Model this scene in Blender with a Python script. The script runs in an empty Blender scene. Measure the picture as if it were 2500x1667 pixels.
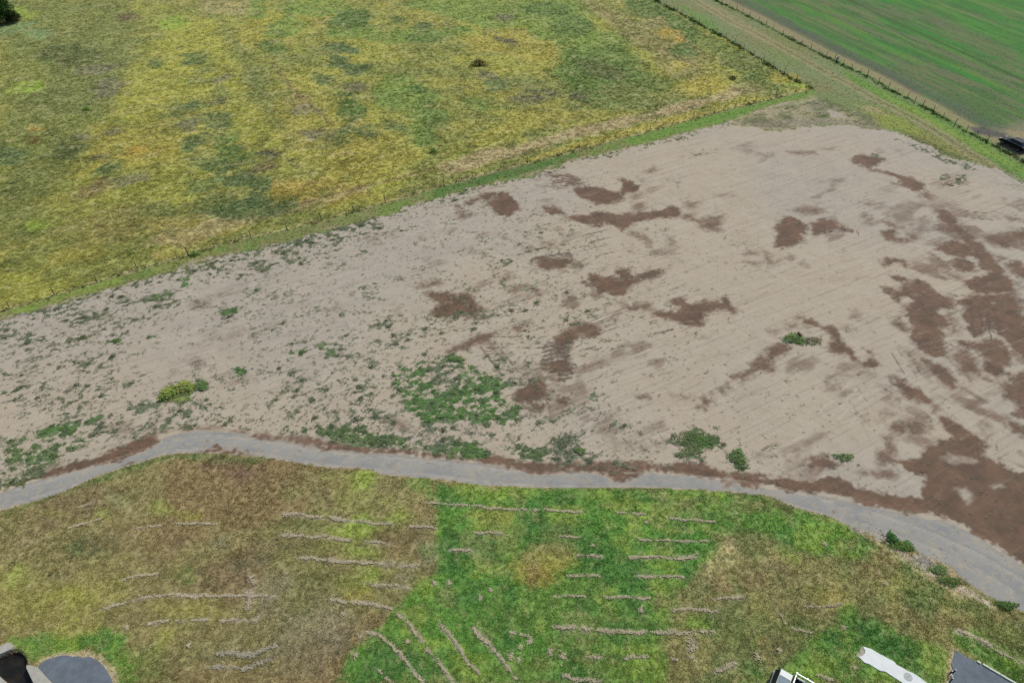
import bpy, bmesh, math, random
import numpy as np
from mathutils import Vector, Matrix

rnd = random.Random(7)
rng = np.random.default_rng(11)
sc = bpy.context.scene
COL = sc.collection

# ------------------------------------------------------------------ camera
CAM_H, PITCH, HFOV = 50.0, math.radians(42.0), math.radians(73.0)
cam_d = bpy.data.cameras.new('camera'); cam = bpy.data.objects.new('camera', cam_d)
COL.objects.link(cam); sc.camera = cam
cam.location = (0, 0, CAM_H); cam.rotation_euler = (math.pi/2 - PITCH, 0, 0)
cam_d.angle = HFOV; cam_d.clip_start = 0.5; cam_d.clip_end = 6000

# ------------------------------------------------------------------ world, sun, exposure
SUN_EL, SUN_AZ = math.radians(50), math.radians(42)      # azimuth from +Y towards +X
w = bpy.data.worlds.new('World'); sc.world = w; w.use_nodes = True
nt = w.node_tree; nt.nodes.clear()
sky = nt.nodes.new('ShaderNodeTexSky'); sky.sky_type = 'NISHITA'; sky.sun_disc = False
sky.sun_elevation = SUN_EL; sky.sun_rotation = SUN_AZ
sky.air_density = 1.0; sky.dust_density = 2.5; sky.ozone_density = 1.0
bg = nt.nodes.new('ShaderNodeBackground'); bg.inputs[1].default_value = 0.10
wo = nt.nodes.new('ShaderNodeOutputWorld')
nt.links.new(sky.outputs[0], bg.inputs[0]); nt.links.new(bg.outputs[0], wo.inputs[0])
sl = bpy.data.lights.new('sun', 'SUN'); sl.energy = 2.6; sl.angle = math.radians(1.5); sl.color = (1.0, 0.955, 0.89)
so = bpy.data.objects.new('sun', sl); COL.objects.link(so)
sdir = Vector((math.sin(SUN_AZ)*math.cos(SUN_EL), math.cos(SUN_AZ)*math.cos(SUN_EL), math.sin(SUN_EL)))
so.rotation_euler = (-sdir).to_track_quat('-Z', 'Y').to_euler(); so.location = (60, 60, 120)
sc.view_settings.view_transform = 'Standard'; sc.view_settings.look = 'None'
sc.view_settings.gamma = 1.0; sc.view_settings.exposure = 0.0
sc.view_settings.use_curve_mapping = False

# ------------------------------------------------------------------ survey helpers
F_PX = 1250.0/math.tan(HFOV/2)
CP, SP = math.cos(PITCH), math.sin(PITCH)
def at(px, py, z=0.0):
    """surveyed point of the photograph (2500 x 1667) -> ground coordinates in metres"""
    dx, dv = px-1250.0, 833.5-py
    ry = F_PX*CP + dv*SP; rz = -F_PX*SP + dv*CP
    t = (CAM_H - z)/(-rz)
    return (dx*t, ry*t)
K9 = 900/2352.0
OFF = {'Z1': (0, 0), 'Z2': (800, 0), 'Z3': (1600, 0), 'Z4': (0, 530), 'Z5': (800, 530), 'Z6': (1600, 530),
       'L1': (0, 1067), 'L2': (800, 1067), 'L3': (1600, 1067), 'P': None}
def pxy(c, x, y):
    if c == 'P': return (x, y)
    o = OFF[c]; return (o[0]+x*K9, o[1]+y*K9)
def G(c, pts): return np.array([at(*pxy(c, x, y)) for x, y in pts])
def ELL(c, cx, cy, rx, ry, ang=0, n=14):
    a = math.radians(ang); P = []
    for i in range(n):
        t = 2*math.pi*i/n; u, v = rx*math.cos(t), ry*math.sin(t)
        P.append((cx+u*math.cos(a)-v*math.sin(a), cy+u*math.sin(a)+v*math.cos(a)))
    return G(c, P)

def srgb(h):
    h = h.lstrip('#'); v = [int(h[i:i+2], 16)/255 for i in (0, 2, 4)]
    return np.array([x/12.92 if x <= .04045 else ((x+.055)/1.055)**2.4 for x in v])
CAL = np.array([1.06, 1.05, 1.10])         # light level on open ground at these strengths
def alb(h, k=1.0): return np.clip(srgb(h)/CAL*k, 0, .9)

# ------------------------------------------------------------------ numpy noise
def _hash(ix, iy, seed):
    h = (ix.astype(np.int64)*374761393 + iy.astype(np.int64)*668265263 + seed*982451653) & 0xFFFFFFFF
    h = ((h ^ (h >> 13))*1274126177) & 0xFFFFFFFF
    h = h ^ (h >> 16)
    return (h & 0xFFFFFF)/float(0xFFFFFF)
def vnoise(x, y, seed=0):
    ix, iy = np.floor(x), np.floor(y); fx, fy = x-ix, y-iy
    fx = fx*fx*(3-2*fx); fy = fy*fy*(3-2*fy)
    a = _hash(ix, iy, seed); b = _hash(ix+1, iy, seed); c = _hash(ix, iy+1, seed); d = _hash(ix+1, iy+1, seed)
    return a+(b-a)*fx+(c-a)*fy+(a-b-c+d)*fx*fy
def fbm(x, y, scale, octv=4, seed=0, gain=.55, ax=1.0, rot=0.0):
    if rot: x, y = x*math.cos(rot)+y*math.sin(rot), -x*math.sin(rot)+y*math.cos(rot)
    x = x/scale/ax; y = y/scale; s = 0; amp = 1; tot = 0
    for o in range(octv):
        s = s+amp*vnoise(x+17.3*o, y-9.1*o, seed+o*7); tot += amp; amp *= gain; x = x*2.03; y = y*2.03
    return s/tot
def sstep(a, b, x):
    t = np.clip((x-a)/(b-a), 0, 1); return t*t*(3-2*t)
def sdf_poly(P, X, Y):
    n = len(P); d2 = np.full(X.shape, 1e18); ins = np.zeros(X.shape, bool)
    for i in range(n):
        ax, ay = P[i]; bx, by = P[(i+1) % n]
        ex, ey = bx-ax, by-ay; wx, wy = X-ax, Y-ay
        t = np.clip((wx*ex+wy*ey)/(ex*ex+ey*ey+1e-12), 0, 1)
        d2 = np.minimum(d2, (wx-ex*t)**2+(wy-ey*t)**2)
        if ay != by:
            c = ((ay > Y) != (by > Y)) & (X < (bx-ax)*(Y-ay)/(by-ay)+ax)
            ins ^= c
    d = np.sqrt(d2); return np.where(ins, d, -d)
def dist_line(P, X, Y):
    d2 = np.full(X.shape, 1e18)
    for i in range(len(P)-1):
        ax, ay = P[i]; bx, by = P[i+1]; ex, ey = bx-ax, by-ay; wx, wy = X-ax, Y-ay
        t = np.clip((wx*ex+wy*ey)/(ex*ex+ey*ey+1e-12), 0, 1)
        d2 = np.minimum(d2, (wx-ex*t)**2+(wy-ey*t)**2)
    return np.sqrt(d2)

# ------------------------------------------------------------------ the ground lattice (fine near, coarser far)
NC, NR = 960, 640
Y0, Y1 = 13.0, 205.0
q = np.linspace(0, 1, NR); Yrow = (Y0+30)*((Y1+30)/(Y0+30))**q - 30
def halfw(Y): return (Y*CP+CAM_H*SP)*1250/F_PX*1.07+4
s_ = np.linspace(-1, 1, NC)
GX = (s_[None, :]*halfw(Yrow)[:, None]).astype(np.float64); GY = np.repeat(Yrow[:, None], NC, 1)
X = GX.ravel(); Y = GY.ravel(); NV = X.size
def lat_index(x, y):
    r = np.log((np.clip(y, Y0, Y1)+30)/(Y0+30))/math.log((Y1+30)/(Y0+30))*(NR-1)
    c = (np.clip(x/halfw(y), -1, 1)+1)/2*(NC-1)
    return np.clip(np.rint(r), 0, NR-1).astype(int)*NC+np.clip(np.rint(c), 0, NC-1).astype(int)

n_big = fbm(X, Y, 9, 4, 1); n_mid = fbm(X, Y, 2.2, 4, 2); n_fine = fbm(X, Y, .55, 3, 3); n_big2 = fbm(X, Y, 14, 4, 5)
n_warp = fbm(X, Y, 1.6, 4, 9)-.5; n_warp2 = fbm(X, Y, .35, 2, 10)-.5
n_str = fbm(X, Y, .45, 3, 12, ax=4, rot=math.radians(25))
def soft(P, width, warp=.0, warp2=.0, fullres=False):
    """returns (index, mask) of a soft-edged outline on the lattice"""
    m = width+warp+warp2+.3
    lo = P.min(0)-m; hi = P.max(0)+m
    idx = np.nonzero((X > lo[0]) & (X < hi[0]) & (Y > lo[1]) & (Y < hi[1]))[0]
    if idx.size == 0: return idx, np.zeros(0)
    d = sdf_poly(P, X[idx], Y[idx]) + n_warp[idx]*2*warp + n_warp2[idx]*2*warp2
    return idx, sstep(-width, width, d)
def soft_line(P, width, sft, warp=.0):
    m = width+sft+warp+.2
    lo = P.min(0)-m; hi = P.max(0)+m
    idx = np.nonzero((X > lo[0]) & (X < hi[0]) & (Y > lo[1]) & (Y < hi[1]))[0]
    if idx.size == 0: return idx, np.zeros(0)
    d = dist_line(P, X[idx], Y[idx]) + n_warp[idx]*2*warp
    return idx, 1-sstep(width, width+sft, d)

# ---- boundary lines of the place, surveyed
FENCE_A = [(-90, 788), (0, 760), (96, 733), (214, 695), (344, 656), (459, 622), (574, 588), (680, 564), (800, 536), (965, 488), (1068, 457),
           (1221, 415), (1374, 377), (1508, 341), (1600, 317), (1726, 281), (1868, 245), (1983, 217)]
STRIP_B = [(-90, 802), (0, 780), (134, 748), (268, 710), (383, 675), (517, 630), (670, 600), (804, 562), (953, 524), (1049, 490), (1183, 452),
           (1278, 436), (1412, 390), (1565, 357), (1700, 320), (1784, 297), (1891, 262), (1983, 238)]
EARTH_TOP = [(1784, 306), (1906, 321), (1963, 310), (2051, 302), (2136, 318), (2189, 321), (2251, 348), (2300, 379), (2365, 398), (2442, 413), (2500, 448), (2620, 520)]
FENCE_1 = [(1520, -40), (1596, 0), (1641, 24), (1687, 48), (1724, 70), (1767, 93), (1807, 117), (1860, 148), (1890, 168), (1945, 198), (1983, 217)]
FENCE_2 = [(1665, -40), (1743, 0), (1781, 19), (1830, 43), (1887, 74), (1938, 100), (1998, 132), (2057, 160), (2117, 189), (2190, 230), (2252, 260),
           (2330, 306), (2409, 347), (2500, 395), (2620, 460)]
TRACK = [(1630, -40), (1715, 11), (1791, 57), (1845, 80), (1921, 122), (1983, 157), (2021, 178), (2078, 207), (2136, 241), (2193, 268), (2251, 298), (2308, 333),
         (2365, 371), (2423, 409), (2500, 455), (2620, 525)]
ROAD_UP = [(-90, 1225), (0, 1201), (50, 1186), (115, 1166), (226, 1136), (268, 1132), (329, 1109), (364, 1094), (383, 1076), (421, 1058), (490, 1050), (566, 1054),
           (620, 1066), (673, 1070), (708, 1081), (804, 1097), (907, 1105), (1030, 1117), (1164, 1128), (1240, 1143), (1297, 1159), (1343, 1157), (1412, 1151),
           (1470, 1159), (1493, 1174), (1527, 1170), (1565, 1147), (1642, 1157), (1700, 1159), (1753, 1170), (1799, 1178), (1868, 1189), (1983, 1207), (2040, 1212),
           (2109, 1235), (2155, 1241), (2197, 1251), (2289, 1266), (2350, 1289), (2404, 1323), (2461, 1358), (2500, 1385), (2600, 1445)]
ROAD_LO = [(-90, 1275), (0, 1247), (134, 1209), (245, 1159), (344, 1128), (398, 1111), (460, 1106), (536, 1107), (651, 1117), (784, 1140), (900, 1145), (934, 1159), (1068, 1170),
           (1183, 1186), (1336, 1191), (1565, 1190), (1700, 1195), (1784, 1201), (1876, 1210), (1944, 1239), (2029, 1262), (2082, 1289), (2166, 1310), (2212, 1333),
           (2251, 1353), (2327, 1388), (2350, 1413), (2404, 1452), (2500, 1495), (2600, 1545)]
gA, gB, gF1, gF2, gT = G('P', FENCE_A), G('P', STRIP_B), G('P', FENCE_1), G('P', FENCE_2), G('P', TRACK)
road_zone = G('P', [(x, y-11) for x, y in ROAD_UP]+ROAD_LO[::-1])
asphalt_poly = G('P', ROAD_UP+ROAD_LO[::-1])
FAR = [(-400, -60), (1520, -40)]
meadow_zone = np.array(list(gA)+list(gF1[::-1])[1:]+[(gF1[0][0]+5, 230), (-320, 230), (-320, gA[0][1])])
verge_zone = np.array(list(gA)+list(gB[::-1]))
earth_zone = G('P', STRIP_B[:-2]+EARTH_TOP+[(2620, 1455)]+[(x, y-11) for x, y in ROAD_UP[::-1]])
lane_zone = np.array(list(gF1)+[tuple(gB[-1])]+[tuple(gB[-2])]+[tuple(gB[-3])]+list(G('P', EARTH_TOP))+list(gF2[::-1]))
crop_zone = np.array(list(gF2)+[(230, gF2[-1][1]-20), (320, 230), (gF2[0][0], 230)])
def ins(P): return sdf_poly(P, X, Y)

# ---- attribute fields
tint = np.zeros((NV, 3)); cover = np.zeros(NV); mud = np.zeros(NV); aspm = np.zeros(NV); tone = fbm(X, Y, 22, 3, 31)
height = np.zeros(NV); rut = np.zeros(NV)
PAL = {k: alb(v) for k, v in dict(
    olive='#87894f', dolive='#757b4c', vdolive='#5d6540', yellow='#98974e', gold='#9d944e', orange='#a38f4d', rust='#7d6440',
    green='#758849', dgreen='#5c7040', lime='#8fa04c', vgreen='#5a843c', vdgreen='#456e3a', bright='#6a9040', bluegreen='#5f6f4a', grey='#77755d',
    dgrey='#57564a', tan='#a09271', straw='#b0a47e', brown='#837453', dbrown='#6e6049', maroon='#745f4e', sage='#7f8a60', sea='#788c60',
    crop='#448038', cropd='#426c38', cropb='#6f7155', soild='#5d5b58', greybrown='#86806a', tanolive='#888359', pale='#b9ae9c', gravel='#96938f',
    w_grey='#717863', w_dark='#5e6852', w_olive='#6b7054', w_green='#687c52', w_vivid='#5f8049', w_lime='#8b9a54', w_sea='#7c9072').items()}
def base(idx, col, cov): tint[idx] = PAL[col] if isinstance(col, str) else col; cover[idx] = cov
def dab(P, col, s=.7, w=.8, warp=1.0, cov=None, warp2=.25, patchy=0):
    idx, m = soft(P, w, warp, warp2)
    if idx.size == 0: return
    if patchy: m = m*(1-patchy+patchy*sstep(.36, .62, .6*n_mid[idx]+.4*n_str[idx]))
    m = m*s; tint[idx] += (PAL[col]-tint[idx])*m[:, None]
    if cov is not None: cover[idx] += (cov-cover[idx])*m
def mix_noise(idx, col, n, lo, hi, s):
    m = sstep(lo, hi, n[idx])*s; tint[idx] += (PAL[col]-tint[idx])*m[:, None]

d_me, d_ve, d_ea, d_la, d_cr, d_ro = ins(meadow_zone), ins(verge_zone), ins(earth_zone), ins(lane_zone), ins(crop_zone), ins(road_zone)
edge_w = (n_warp*1.3+n_warp2*.7)*sstep(-1.0, -4.0, d_ro)
d_ea = d_ea+edge_w*1.3; d_ve = d_ve+edge_w*.8; d_la = d_la+.3
zone = np.zeros(NV, int)             # 0 lower field
zone[(d_ro < 0) & (Y > 60)] = 4
zone[d_la > 0] = 4; zone[d_cr > 0] = 5; zone[d_me > 0] = 1; zone[d_ve > 0] = 2; zone[d_ea > 0] = 3; zone[d_ro > 0] = 6
iz = [np.nonzero(zone == k)[0] for k in range(7)]
base(iz[0], 'brown', 1.0); base(iz[1], 'olive', 1.0); base(iz[2], 'green', 1.0); base(iz[3], 'vdgreen', 0.0)
base(iz[4], 'sage', 1.0); base(iz[5], 'crop', 1.0); base(iz[6], 'dolive', 0.0)

# ================================================================== meadow colours
I = iz[1]
mix_noise(I, 'yellow', n_big, .45, .62, .75); mix_noise(I, 'dolive', n_big2, .52, .66, .6); mix_noise(I, 'gold', fbm(X, Y, 6, 4, 21), .52, .68, .5)
MEADOW_POLY = [
 ('Z1', [(0,0),(850,0),(900,200),(880,400),(760,560),(620,800),(560,950),(450,1100),(300,1300),(200,1568),(0,1568)], 'dolive', .78, 3, 3),
 ('Z1', [(1000,280),(1250,130),(1500,100),(1450,330),(1550,560),(1700,760),(1900,1000),(1650,960),(1500,900),(1460,680),(1250,600),(1100,650),(950,800),(700,780),(760,560),(880,400)], 'yellow', .8, 1.6, 2),
 ('Z1', [(600,800),(950,820),(1200,900),(1200,1060),(900,1100),(600,1000)], 'gold', .6, 2, 2),
 ('Z1', [(1700,700),(2000,600),(2352,620),(2352,1150),(2100,1150),(1900,1000)], 'gold', .5, 2, 2),
 ('Z1', [(1700,1150),(2100,1150),(2352,1180),(2352,1260),(1900,1330),(1700,1320)], 'orange', .6, 1, 1.2),
 ('Z1', [(1370,100),(1450,130),(1550,280),(1650,450),(1700,560),(1800,800),(1750,820),(1620,640),(1550,450),(1430,250)], 'dolive', .65, 1.3, 1),
 ('Z1', [(0,1400),(500,1250),(900,1250),(900,1450),(600,1568),(0,1568)], 'olive', .5, 2, 2),
 ('Z1', [(500,1400),(900,1300),(1300,1380),(1500,1400),(900,1530),(500,1568)], 'brown', .4, 2, 2),
 ('Z1', [(1250,0),(1600,0),(1700,90),(1500,100),(1300,80)], 'tan', .45, 1.5, 1.5),
 ('Z1', [(900,1568),(1000,1500),(1500,1370),(1900,1290),(2352,1180),(2352,1215),(1900,1345),(1600,1430),(1200,1568)], 'tan', .6, .6, .8),
 ('Z2', [(500,0),(1600,0),(1650,60),(1700,180),(1850,230),(1950,380),(2000,500),(1900,560),(1600,600),(1450,480),(1500,350),(1450,270),(1300,240),(1230,170),(1000,180),(850,130),(700,80),(520,40)], 'green', .85, 1.2, 2),
 ('Z2', [(1500,350),(1900,250),(2100,500),(2250,480),(2200,560),(2000,640),(1850,720),(1680,700),(1560,600),(1450,450)], 'dgreen', .6, 1.5, 2),
 ('Z2', [(1600,0),(1700,0),(1900,100),(2352,350),(2352,480),(2200,430),(1950,280),(1750,120)], 'tanolive', .7, 1, 1.2),
 ('Z2', [(1880,0),(2080,0),(2352,170),(2352,330),(2150,200),(1950,80)], 'dgreen', .8, 1, 1.2),
 ('Z2', [(290,560),(380,480),(520,480),(620,530),(730,600),(700,650),(620,680),(760,720),(800,780),(700,850),(640,950),(540,940),(520,850),(560,780),(480,720),(320,690)], 'green', .8, .9, 1.5),
 ('Z2', [(560,600),(700,640),(760,760),(660,930),(560,930),(600,750)], 'dgreen', .5, 1, 1.5),
 ('Z2', [(60,680),(150,650),(240,700),(230,750),(130,750)], 'dgreen', .65, .8, 1),
 ('Z2', [(870,250),(1150,200),(1250,170),(1300,240),(1460,280),(1470,370),(1300,400),(1100,330),(900,330)], 'gold', .65, 1, 1.5),
 ('Z2', [(800,1000),(1000,850),(1200,700),(1500,620),(1650,720),(1480,800),(1200,850),(1000,920)], 'gold', .5, 1.2, 1.5),
 ('Z2', [(0,800),(300,750),(520,900),(600,1000),(300,1150),(0,1250)], 'gold', .55, 1.2, 1.5),
 ('Z2', [(700,1050),(1000,960),(1300,900),(1500,840),(1900,740),(2200,700),(2352,640),(2352,700),(2000,790),(1650,870),(1300,960),(1000,1060),(750,1130)], 'tan', .85, .8, 1.2),
 ('Z2', [(1300,1000),(1700,880),(2000,800),(2352,700),(2352,755),(1900,880),(1500,980),(1200,1060)], 'gold', .9, .5, .6),
 ('Z2', [(850,1140),(1000,1105),(1300,1030),(1650,930),(1660,950),(1300,1050),(1000,1130),(860,1160)], 'vdolive', .8, .4, .5),
 ('Z3', [(0,30),(300,200),(600,350),(900,540),(780,600),(600,520),(400,350),(200,250),(0,130)], 'dgreen', .7, 1, 1.5),
 ('Z3', [(0,160),(150,220),(350,400),(300,540),(100,500),(0,420)], 'tanolive', .6, 1.2, 1.5),
 ('Z3', [(250,640),(500,560),(650,540),(690,580),(450,640),(200,700),(0,740),(0,690)], 'tan', .85, .9, 1.2),
 ('Z3', [(500,500),(760,520),(800,590),(700,620),(560,610)], 'dolive', .5, 1, 1),
 ('Z3', [(0,790),(330,710),(600,640),(620,660),(330,735),(0,825)], 'gold', .85, .4, .5)]
for c, p, col, s, wd, wp in MEADOW_POLY: dab(G(c, p), col, s, wd, wp)
MEADOW_ELL = {'Z1': [(1240,370,80,38,'bluegreen'),(1330,430,55,30,'dolive'),(1270,520,95,25,'dolive'),(1420,510,65,20,'grey'),(1400,600,60,40,'dolive'),(1410,650,42,22,'dgrey'),
 (1140,700,75,36,'dolive'),(1230,680,65,25,'bluegreen'),(1210,800,60,40,'grey'),(1400,770,95,55,'bluegreen'),(1230,910,80,45,'bluegreen'),(1430,900,80,42,'dgreen'),
 (1500,960,85,42,'dgreen'),(1350,1050,135,45,'bluegreen'),(1550,1020,85,35,'dgreen'),(1300,1180,95,36,'bluegreen'),(1530,1150,135,60,'bluegreen'),(1620,1170,105,42,'bluegreen'),
 (1400,1300,165,60,'dolive'),(1600,1270,105,42,'bluegreen'),(1720,980,65,18,'dgrey'),(1700,1060,95,25,'dbrown'),(1850,1030,65,15,'dgrey'),(840,1140,115,30,'grey'),
 (690,1150,60,25,'bluegreen'),(700,1070,75,30,'bluegreen'),(650,1000,42,15,'dgrey'),(550,880,65,20,'grey'),(720,840,42,20,'dgrey'),(1000,400,52,22,'bluegreen'),
 (1110,150,95,42,'lime'),(80,180,130,26,'sea'),(240,215,95,26,'sea'),(200,100,40,20,'lime'),(100,80,80,30,'lime'),(240,1430,45,22,'lime'),(250,820,75,16,'orange'),(240,890,65,16,'rust'),(870,960,85,22,'orange'),
 (640,1290,26,8,'rust'),(780,1315,42,12,'rust'),(1820,180,125,60,'green'),(1750,300,95,40,'dgreen'),(2020,50,210,50,'green'),(2250,130,130,60,'dgreen'),(2250,200,155,42,'green'),
 (1640,60,60,60,'green'),(2200,310,95,26,'bluegreen'),(2160,390,55,40,'bluegreen'),(2280,450,85,26,'bluegreen'),(2070,510,62,30,'bluegreen'),(2270,570,42,25,'brown'),
 (2240,700,95,60,'dgreen'),(1960,700,85,30,'grey'),(1900,640,75,26,'brown'),(2250,830,85,30,'bluegreen'),(2150,900,95,36,'dolive'),(2030,860,95,25,'grey'),(2210,610,52,20,'bluegreen'),
 (1620,1330,250,60,'bluegreen'),(1000,1350,130,50,'dolive'),(420,960,110,50,'vdolive'),(300,640,120,60,'dolive'),(700,560,90,50,'grey'),(620,440,120,30,'grey'),(820,115,60,20,'dbrown'),
 (450,350,180,60,'vdolive'),(150,450,150,60,'olive'),(170,560,110,30,'lime'),(60,1000,100,60,'bluegreen'),(600,1200,120,40,'brown'),(1500,620,50,30,'olive'),(1650,500,90,60,'dolive')],
 'Z2': [(420,800,62,26,'bluegreen'),(220,850,75,26,'bluegreen'),(600,570,62,30,'dgreen'),(160,120,115,52,'dgreen'),(110,310,85,22,'bluegreen'),(70,400,52,30,'bluegreen'),
 (200,440,85,25,'bluegreen'),(480,230,230,40,'green'),(620,240,95,35,'dgreen'),(830,200,105,25,'green'),(460,130,52,25,'dgreen'),(600,170,52,25,'bluegreen'),
 (1280,640,105,25,'grey'),(1420,600,42,18,'dgrey'),(1310,595,42,14,'dgrey'),(1610,620,36,12,'dgrey'),(1070,540,62,35,'bluegreen'),(1200,520,62,30,'dolive'),(950,660,62,30,'green'),
 (1550,680,65,20,'dolive'),(1150,265,85,15,'dgrey'),(1130,110,50,25,'grey'),(1560,170,120,60,'dgreen'),(1400,60,160,40,'dgreen'),(1750,450,140,50,'vdolive'),(1950,620,160,60,'dolive'),
 (2100,150,80,40,'tanolive'),(2250,420,60,20,'gold'),(1000,480,60,18,'grey'),(180,560,60,25,'grey')],
 'Z3': [(80,210,65,30,'orange'),(150,250,40,20,'orange'),(820,500,95,28,'gold'),(300,560,150,55,'gold'),(900,540,50,15,'lime'),(560,400,140,40,'dolive'),(200,330,90,40,'dgreen')]}
for c, L in MEADOW_ELL.items():
    for cx, cy, rx, ry, col in L: dab(ELL(c, cx, cy, rx*1.12, ry*1.15, rnd.uniform(-25, 10) if c == 'Z1' else rnd.uniform(-8, 20)), col, .95, .9, 2.0, warp2=.7, patchy=.35)
for c, p, wd in (('Z1', [(1740,400),(1800,490),(1870,570),(1990,680),(2120,800)], .12), ('Z2', [(1720,60),(1900,200),(2150,330),(2352,420)], .2), ('Z2', [(0,1250),(400,1150),(700,1070)], .25),
                 ('Z3', [(0,120),(200,260),(330,380)], .2)):
    i, m = soft_line(G(c, p), wd, .25, .15); tint[i] += (PAL['brown']-tint[i])*(m*.7)[:, None]
# streaks and clumps
I = iz[1]; v = (fbm(X, Y, 1.1, 4, 41, ax=2.2, rot=math.radians(28))[I]-.5)
tint[I] *= (1+v*.55)[:, None]
mix_noise(I, 'dolive', n_mid, .58, .74, .4); mix_noise(I, 'straw', fbm(X, Y, .9, 3, 44, ax=2.5, rot=.45), .60, .8, .35)
height[I] += (n_mid[I]-.5)*.22 + (n_fine[I]-.5)*.08

# ================================================================== green verge strip along the long fence
I = iz[2]
mix_noise(I, 'green', n_big, .42, .6, .7); mix_noise(I, 'tanolive', n_mid, .45, .65, .6)
for c, p, col, s in (('P', [(0,760),(300,672),(300,700),(0,780)], 'lime', .5), ('P', [(360,655),(520,605),(560,625),(400,672)], 'olive', .6), ('P', [(1060,462),(1400,374),(1420,388),(1180,452),(1060,482)], 'vdgreen', .6),
                     ('P', [(1500,345),(1750,278),(1985,220),(1985,240),(1790,294),(1560,356)], 'bright', .7), ('P', [(600,590),(900,515),(930,528),(680,597)], 'tanolive', .5)):
    dab(G(c, p), col, s, .5, .5)
height[I] += (n_fine[I]-.5)*.12
i, m = soft_line(gA, .16, .3, .15); tint[i] += (PAL['straw']-tint[i])*(m*.55)[:, None]

i, m = soft_line(gB, .2, 1.5, .7); m = m*sstep(.3, .6, n_mid[i]); k = zone[i] == 2; tint[i[k]] += (PAL['tanolive']-tint[i[k]])*(m[k]*.8)[:, None]; cover[i[k]] *= 1-.5*m[k]
# ================================================================== lane between the fences
I = iz[4]
mix_noise(I, 'tanolive', n_big, .45, .65, .6); mix_noise(I, 'green', n_big2, .5, .65, .35)
dab(G('Z3', [(120,20),(330,100),(420,190),(400,240),(250,130)]), 'bright', .5, 1, 1)
dab(G('Z3', [(300,0),(560,130),(800,290),(760,310),(500,170),(280,30)]), 'tan', .5, .7, .8)
dab(G('Z3', [(780,320),(900,380),(980,410),(880,430),(760,370)]), 'green', .4, 1, 1)
dab(G('P', [(2050,165),(2150,215),(2260,270),(2340,315),(2420,358),(2500,402),(2600,460),(2600,500),(2500,440),(2420,392),(2330,340),(2230,286),(2140,238),(2070,195)]), 'bright', .85, .8, .8)
dab(G('P', [(2130,215),(2250,275),(2350,330),(2500,412),(2500,424),(2340,342),(2220,276)]), 'lime', .45, .6, .8)
dab(G('P', [(2100,250),(2180,275),(2260,320),(2340,362),(2400,395),(2300,372),(2240,345),(2180,318),(2120,300)]), 'olive', .9, .9, 1)
dab(G('P', [(2130,275),(2200,285),(2260,325),(2220,335),(2160,312)]), 'lime', .5, .9, 1)
dab(G('P', [(2180,312),(2250,335),(2310,368),(2380,392),(2300,380),(2235,350)]), 'vdolive', .65, .5, .6)
dab(G('P', [(1790,292),(1880,262),(1985,236),(2060,262),(2130,290),(2150,316),(2050,304),(1960,312),(1900,322),(1784,308)]), 'straw', .7, .8, 1.6, cov=.30)
dab(G('P', [(1795,296),(1880,268),(1985,240),(2060,262),(2130,285),(2150,312),(2050,300),(1960,308),(1900,314),(1800,304)]), 'w_olive', .9, .7, 1.6, cov=.8, patchy=.9)
dab(G('P', [(1960,255),(2010,240),(2070,262),(2060,285),(2000,290)]), 'vdolive', .75, .6, 1)
dab(G('P', [(2010,262),(2060,275),(2075,290),(2030,290)]), 'tan', .8, .5, .6, cov=.35)
dab(G('P', [(2090,255),(2140,262),(2170,285),(2120,275)]), 'straw', .5, .5, .6)
for off, wd in ((-.75, .28), (.75, .28)):
    T = gT.copy(); d = np.gradient(T, axis=0); nrm = np.stack([-d[:, 1], d[:, 0]], 1); nrm /= np.linalg.norm(nrm, axis=1)[:, None]
    i, m = soft_line(T+nrm*off, wd, .35, .18); m = m*(.55+.45*n_mid[i]); tint[i] += (PAL['tan']-tint[i])*(m*.9)[:, None]; height[i] -= .06*m
i, m = soft_line(gT, .25, .3, .12); tint[i] += (PAL['dolive']-tint[i])*(m*.5)[:, None]
height[iz[4]] += (n_fine[iz[4]]-.5)*.10

# ================================================================== crop field: drilled rows parallel to the fence
I = iz[5]
fd = gF2[-1]-gF2[0]; fd = fd/np.linalg.norm(fd); fn = np.array([-fd[1], fd[0]])
if fn[1] < 0: fn = -fn
U = X*fd[0]+Y*fd[1]; V = (X-gF2[0][0])*fn[0]+(Y-gF2[0][1])*fn[1]
st = fbm(U/14, V, 3.2, 3, 51); st2 = fbm(U/6, V, 1.1, 3, 52); pt = fbm(X, Y, 12, 4, 53)
tint[I] += (PAL['cropb']-tint[I])*(sstep(.47, .60, .62*st[I]+.38*pt[I])*.85)[:, None]
tint[I] += (PAL['bright']-tint[I])*(sstep(.52, .7, .5*st2[I]+.5*fbm(X, Y, 9, 3, 57)[I])*.45)[:, None]
mix_noise(I, 'cropd', st2, .46, .58, .7); mix_noise(I, 'bright', fbm(U/20, V, .9, 2, 58), .55, .66, .45)
i, m = soft_line(gF2+fn*2.1, .9, 1.0, .4); k = zone[i] == 5; i, m = i[k], m[k]; tint[i] += (PAL['tan']-tint[i])*(m*.75)[:, None]
i, m = soft_line(gF2+fn*4.0, .12, .25, .15); tint[i] += (np.array([.33, .19, .11])-tint[i])*(m*.5)[:, None]
i, m = soft_line(gF2+fn*5.4, 1.0, 1.6, .6); k = zone[i] == 5; i, m = i[k], m[k]; tint[i] += (PAL['soild']-tint[i])*(m*.75*(.6+.5*n_mid[i]))[:, None]
i, m = soft_line(gF2+fn*9, 2.0, 4, .8); k = zone[i] == 5; i, m = i[k], m[k]; tint[i] += (PAL['cropb']-tint[i])*(m*.18*(.6+.5*n_mid[i]))[:, None]
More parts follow.
